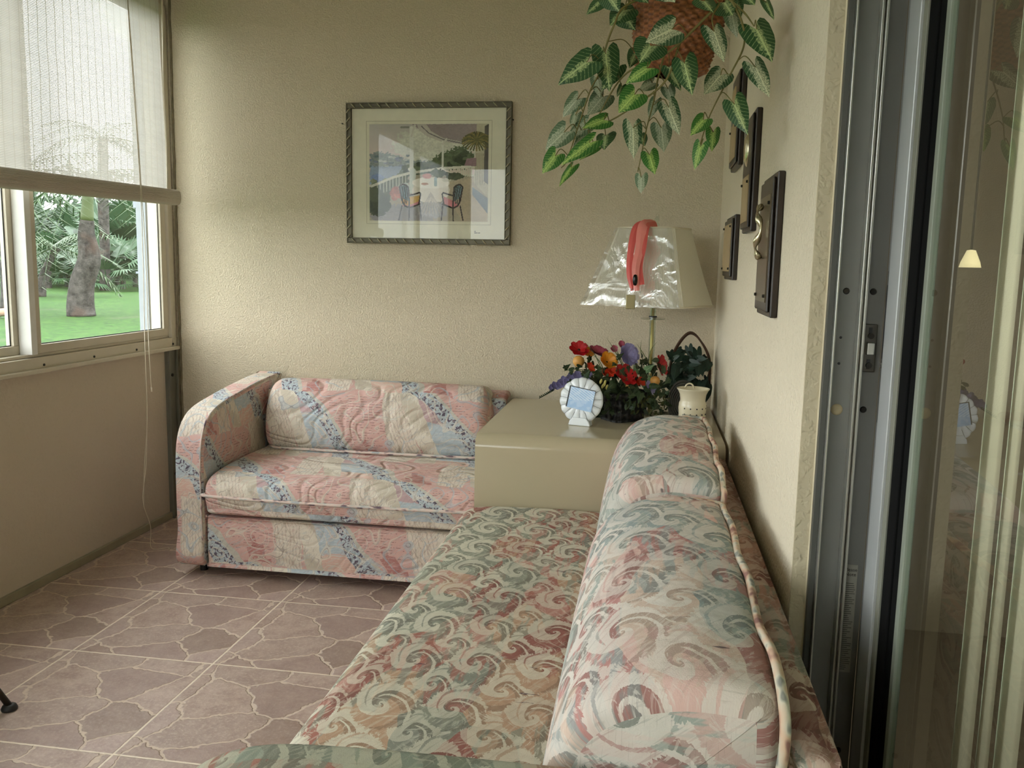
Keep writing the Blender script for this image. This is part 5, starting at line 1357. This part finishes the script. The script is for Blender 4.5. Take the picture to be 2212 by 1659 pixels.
def trunk(label, ctr, radii, top, rs_, crown_r=2.6, shaft=True):
    t = thing('palm_tree', label, 'palm tree', (ctr[0][0], ctr[0][1], ZG))
    b0 = Vector((ctr[0][0], ctr[0][1], ZG)); P = spline([Vector(c_)-b0 for c_ in ctr], 6)
    R2 = [p.x for p in spline([(r, 0, 0) for r in radii], 6)]
    MB().tube(P, R2, 18).build('trunk', bark, t, smooth=True)
    if shaft:
        p = P[-1]; r = R2[-1]; e = Vector((top[0], top[1], top[2]))-b0
        MB().tube(spline([p, (p+e)/2, e], 5), [r*.95]*3+[r*.85]*4+[r*.5]*4, 16).build('crownshaft', m_csh, t, smooth=True); q_ = e
    else: q_ = P[-1]
    mb = MB()
    for k in range(16): frond(mb, q_, k/16*2*PI+rs_.uniform(-.2, .2), rs_.uniform(-.2, .9), crown_r*rs_.uniform(.8, 1.1), crown_r*rs_.uniform(.5, .9))
    mb.build('fronds', m_fr, t, fixn=False)
    return t
rs = random.Random(9)
def at(px, py, y): return W(px, py, y)
YT = 18.9
c = [at(176, 684, YT), at(174, 655, YT), at(178, 610, YT), at(193, 560, YT), at(187, 510, YT), at(188, 476, YT)]; c[0].z = ZG; k_ = YT/1870
trunk('leaning grey palm trunk with green crownshaft in the centre of the window view', c, [32*k_, 30*k_, 27*k_, 25*k_, 19*k_, 15*k_], at(191, 380, YT), rs)
c = [at(22, 670, 20.2), at(22, 620, 20.2), at(22, 560, 20.2), at(14, 520, 20.2), at(12, 495, 20.2)]; c[0].z = ZG; k_ = 20.2/1870
trunk('thick straight palm trunk at the left edge of the window view', c, [22*k_, 20*k_, 22*k_, 19*k_, 14*k_], at(14, 400, 20.2), rs)
YT = 27; k_ = YT/1870
c = [at(88, 638, YT), at(92, 600, YT), at(104, 570, YT), at(122, 535, YT)]; c[0].z = ZG
trunk('small dark curved palm left of the leaning trunk, farther back', c, [12*k_, 9*k_, 8*k_, 9*k_], (0, 0, 0), rs, 2.6, False)
YT = 33; k_ = YT/1870
c = [at(226, 612, YT), at(226, 520, YT), at(223, 440, YT), at(222, 300, YT)]; c[0].z = ZG
trunk('tall reddish brown palm trunk beyond the fan palms', c, [12*k_, 11*k_, 12*k_, 11*k_], (0, 0, 0), rs, 3.2, False)
# fan palms
m_dkg = leafmat('shrub_leaf', (.012, .03, .012), (.03, .06, .025))
def fan(mb, base, direction, L, n=18, spread=2.6):
    d = Vector(direction).normalized(); st_e = base+d*L*.55; mb.tube([base, st_e], .02, 4)
    s = d.cross(Vector((0, 0, 1)));
    if s.length < .1: s = Vector((1, 0, 0))
    s.normalize(); u2 = s.cross(d).normalized()
    for k in range(n):
        a_ = (k/(n-1)-.5)*spread; dd = d*math.cos(a_)+s*math.sin(a_); tip = st_e+dd*L*.55+Vector((0, 0, -L*.16*abs(math.sin(a_))-.05*L)); w_ = (s*math.cos(a_)-d*math.sin(a_))*.028*L
        md_ = st_e+dd*L*.3
        mb.face([mb.vert(st_e), mb.vert(md_-w_), mb.vert(tip), mb.vert(md_+w_)], [(0, 0), (.1, .5), (0, 1), (.1, .5)])
def fan_palm(x, y, size, label, nf=26):
    t = thing('fan_palm', label, 'fan palm', (x, y, ZG), 0, 'fan palms along the hedge'); mb = MB()
    for k in range(nf):
        a_ = rs.uniform(0, 2*PI); el = rs.uniform(-.05, 1.2); d = Vector((math.cos(a_)*math.cos(el), math.sin(a_)*math.cos(el), math.sin(el)))
        fan(mb, Vector((0, 0, rs.uniform(.1, size*.5))), d, size*rs.uniform(.7, 1.0))
    mb.build('fronds', m_fr2, t, fixn=False); q = MB(); q.tube([(0, 0, 0), (.05, 0, size*.5)], [.12, .1], 8); q.build('trunk', bark, t)
spots = [(105, 600, 34, 1.9, 'fan palm behind the small curved palm'), (145, 604, 36, 1.7, 'fan palm between the small curved palm and the leaning trunk'),
         (232, 606, 33, 1.9, 'fan palm just right of the leaning trunk'), (265, 606, 35, 2.2, 'fan palm beside the white downspout'),
         (60, 602, 36, 2.1, 'fan palm hidden mostly behind the window stile'), (20, 605, 38, 2.0, 'fan palm behind the thick palm at the left edge'),
         (250, 540, 40, 3.4, 'tall fan palm high behind the downspout'), (290, 560, 38, 3.2, 'tall fan palm partly covered by the downspout'), (200, 560, 42, 3.0, 'fan palm farthest back between the two right trunks')]
for px, py, y, s_, lb in spots:
    p = W(px, py, y); fan_palm(p.x, y, s_, lb)
# dense hedge far back
q = MB(); hx = []
for i in range(5200):
    f = rs.random(); base = Vector((-52+f*40, 34+f*22*.6+rs.uniform(0, 5)+6, rs.random()**.8*6.5*(.75+.25*math.sin(f*31))+ZG))
    a_ = rs.uniform(0, 2*PI); L = rs.uniform(.35, .8); d = Vector((math.cos(a_), rs.uniform(-.3, .3), math.sin(a_)))*L
    add_leaf(q, base, base+d, Vector((.4, -1, rs.uniform(0, 1))), 1, [(0, 0), (.22, .4), (0, 1)])
hg = q.build('hedge', m_dkg, None, fixn=False); tag(hg, 'dense dark green hedge across the far side of the lawn', 'hedge', None, 'stuff')
q = MB(); q.box(-56, -6, 52.5, 53, ZG, 4.2); 
q = MB(); q.grid(lambda u, v: (-58+u*54, 44+u*14+1.2*math.sin(u*40)+.8*math.sin(v*9+u*70), ZG+v*(5.0+.9*math.sin(u*25)+.6*math.sin(u*61))), 90, 10); q.build('core', m_dkg, hg, smooth=True)
# fallen frond on the grass
p = W(8, 686, 17.5); q = MB(); q.tube(spline([(p.x-1.2, 17.4, ZG+.04), (p.x-.3, 17.5, ZG+.10), (p.x+.3, 17.5, ZG+.16), (p.x+.55, 17.5, ZG+.06)], 5), [.03]*5+[.09]*5+[.12]*4+[.05]*2, 8)
tag(q.build('fallen_frond', simple('dry_frond', (.32, .20, .13), .8), smooth=True), 'dry tan palm frond lying on the lawn by the left palm', 'palm frond')
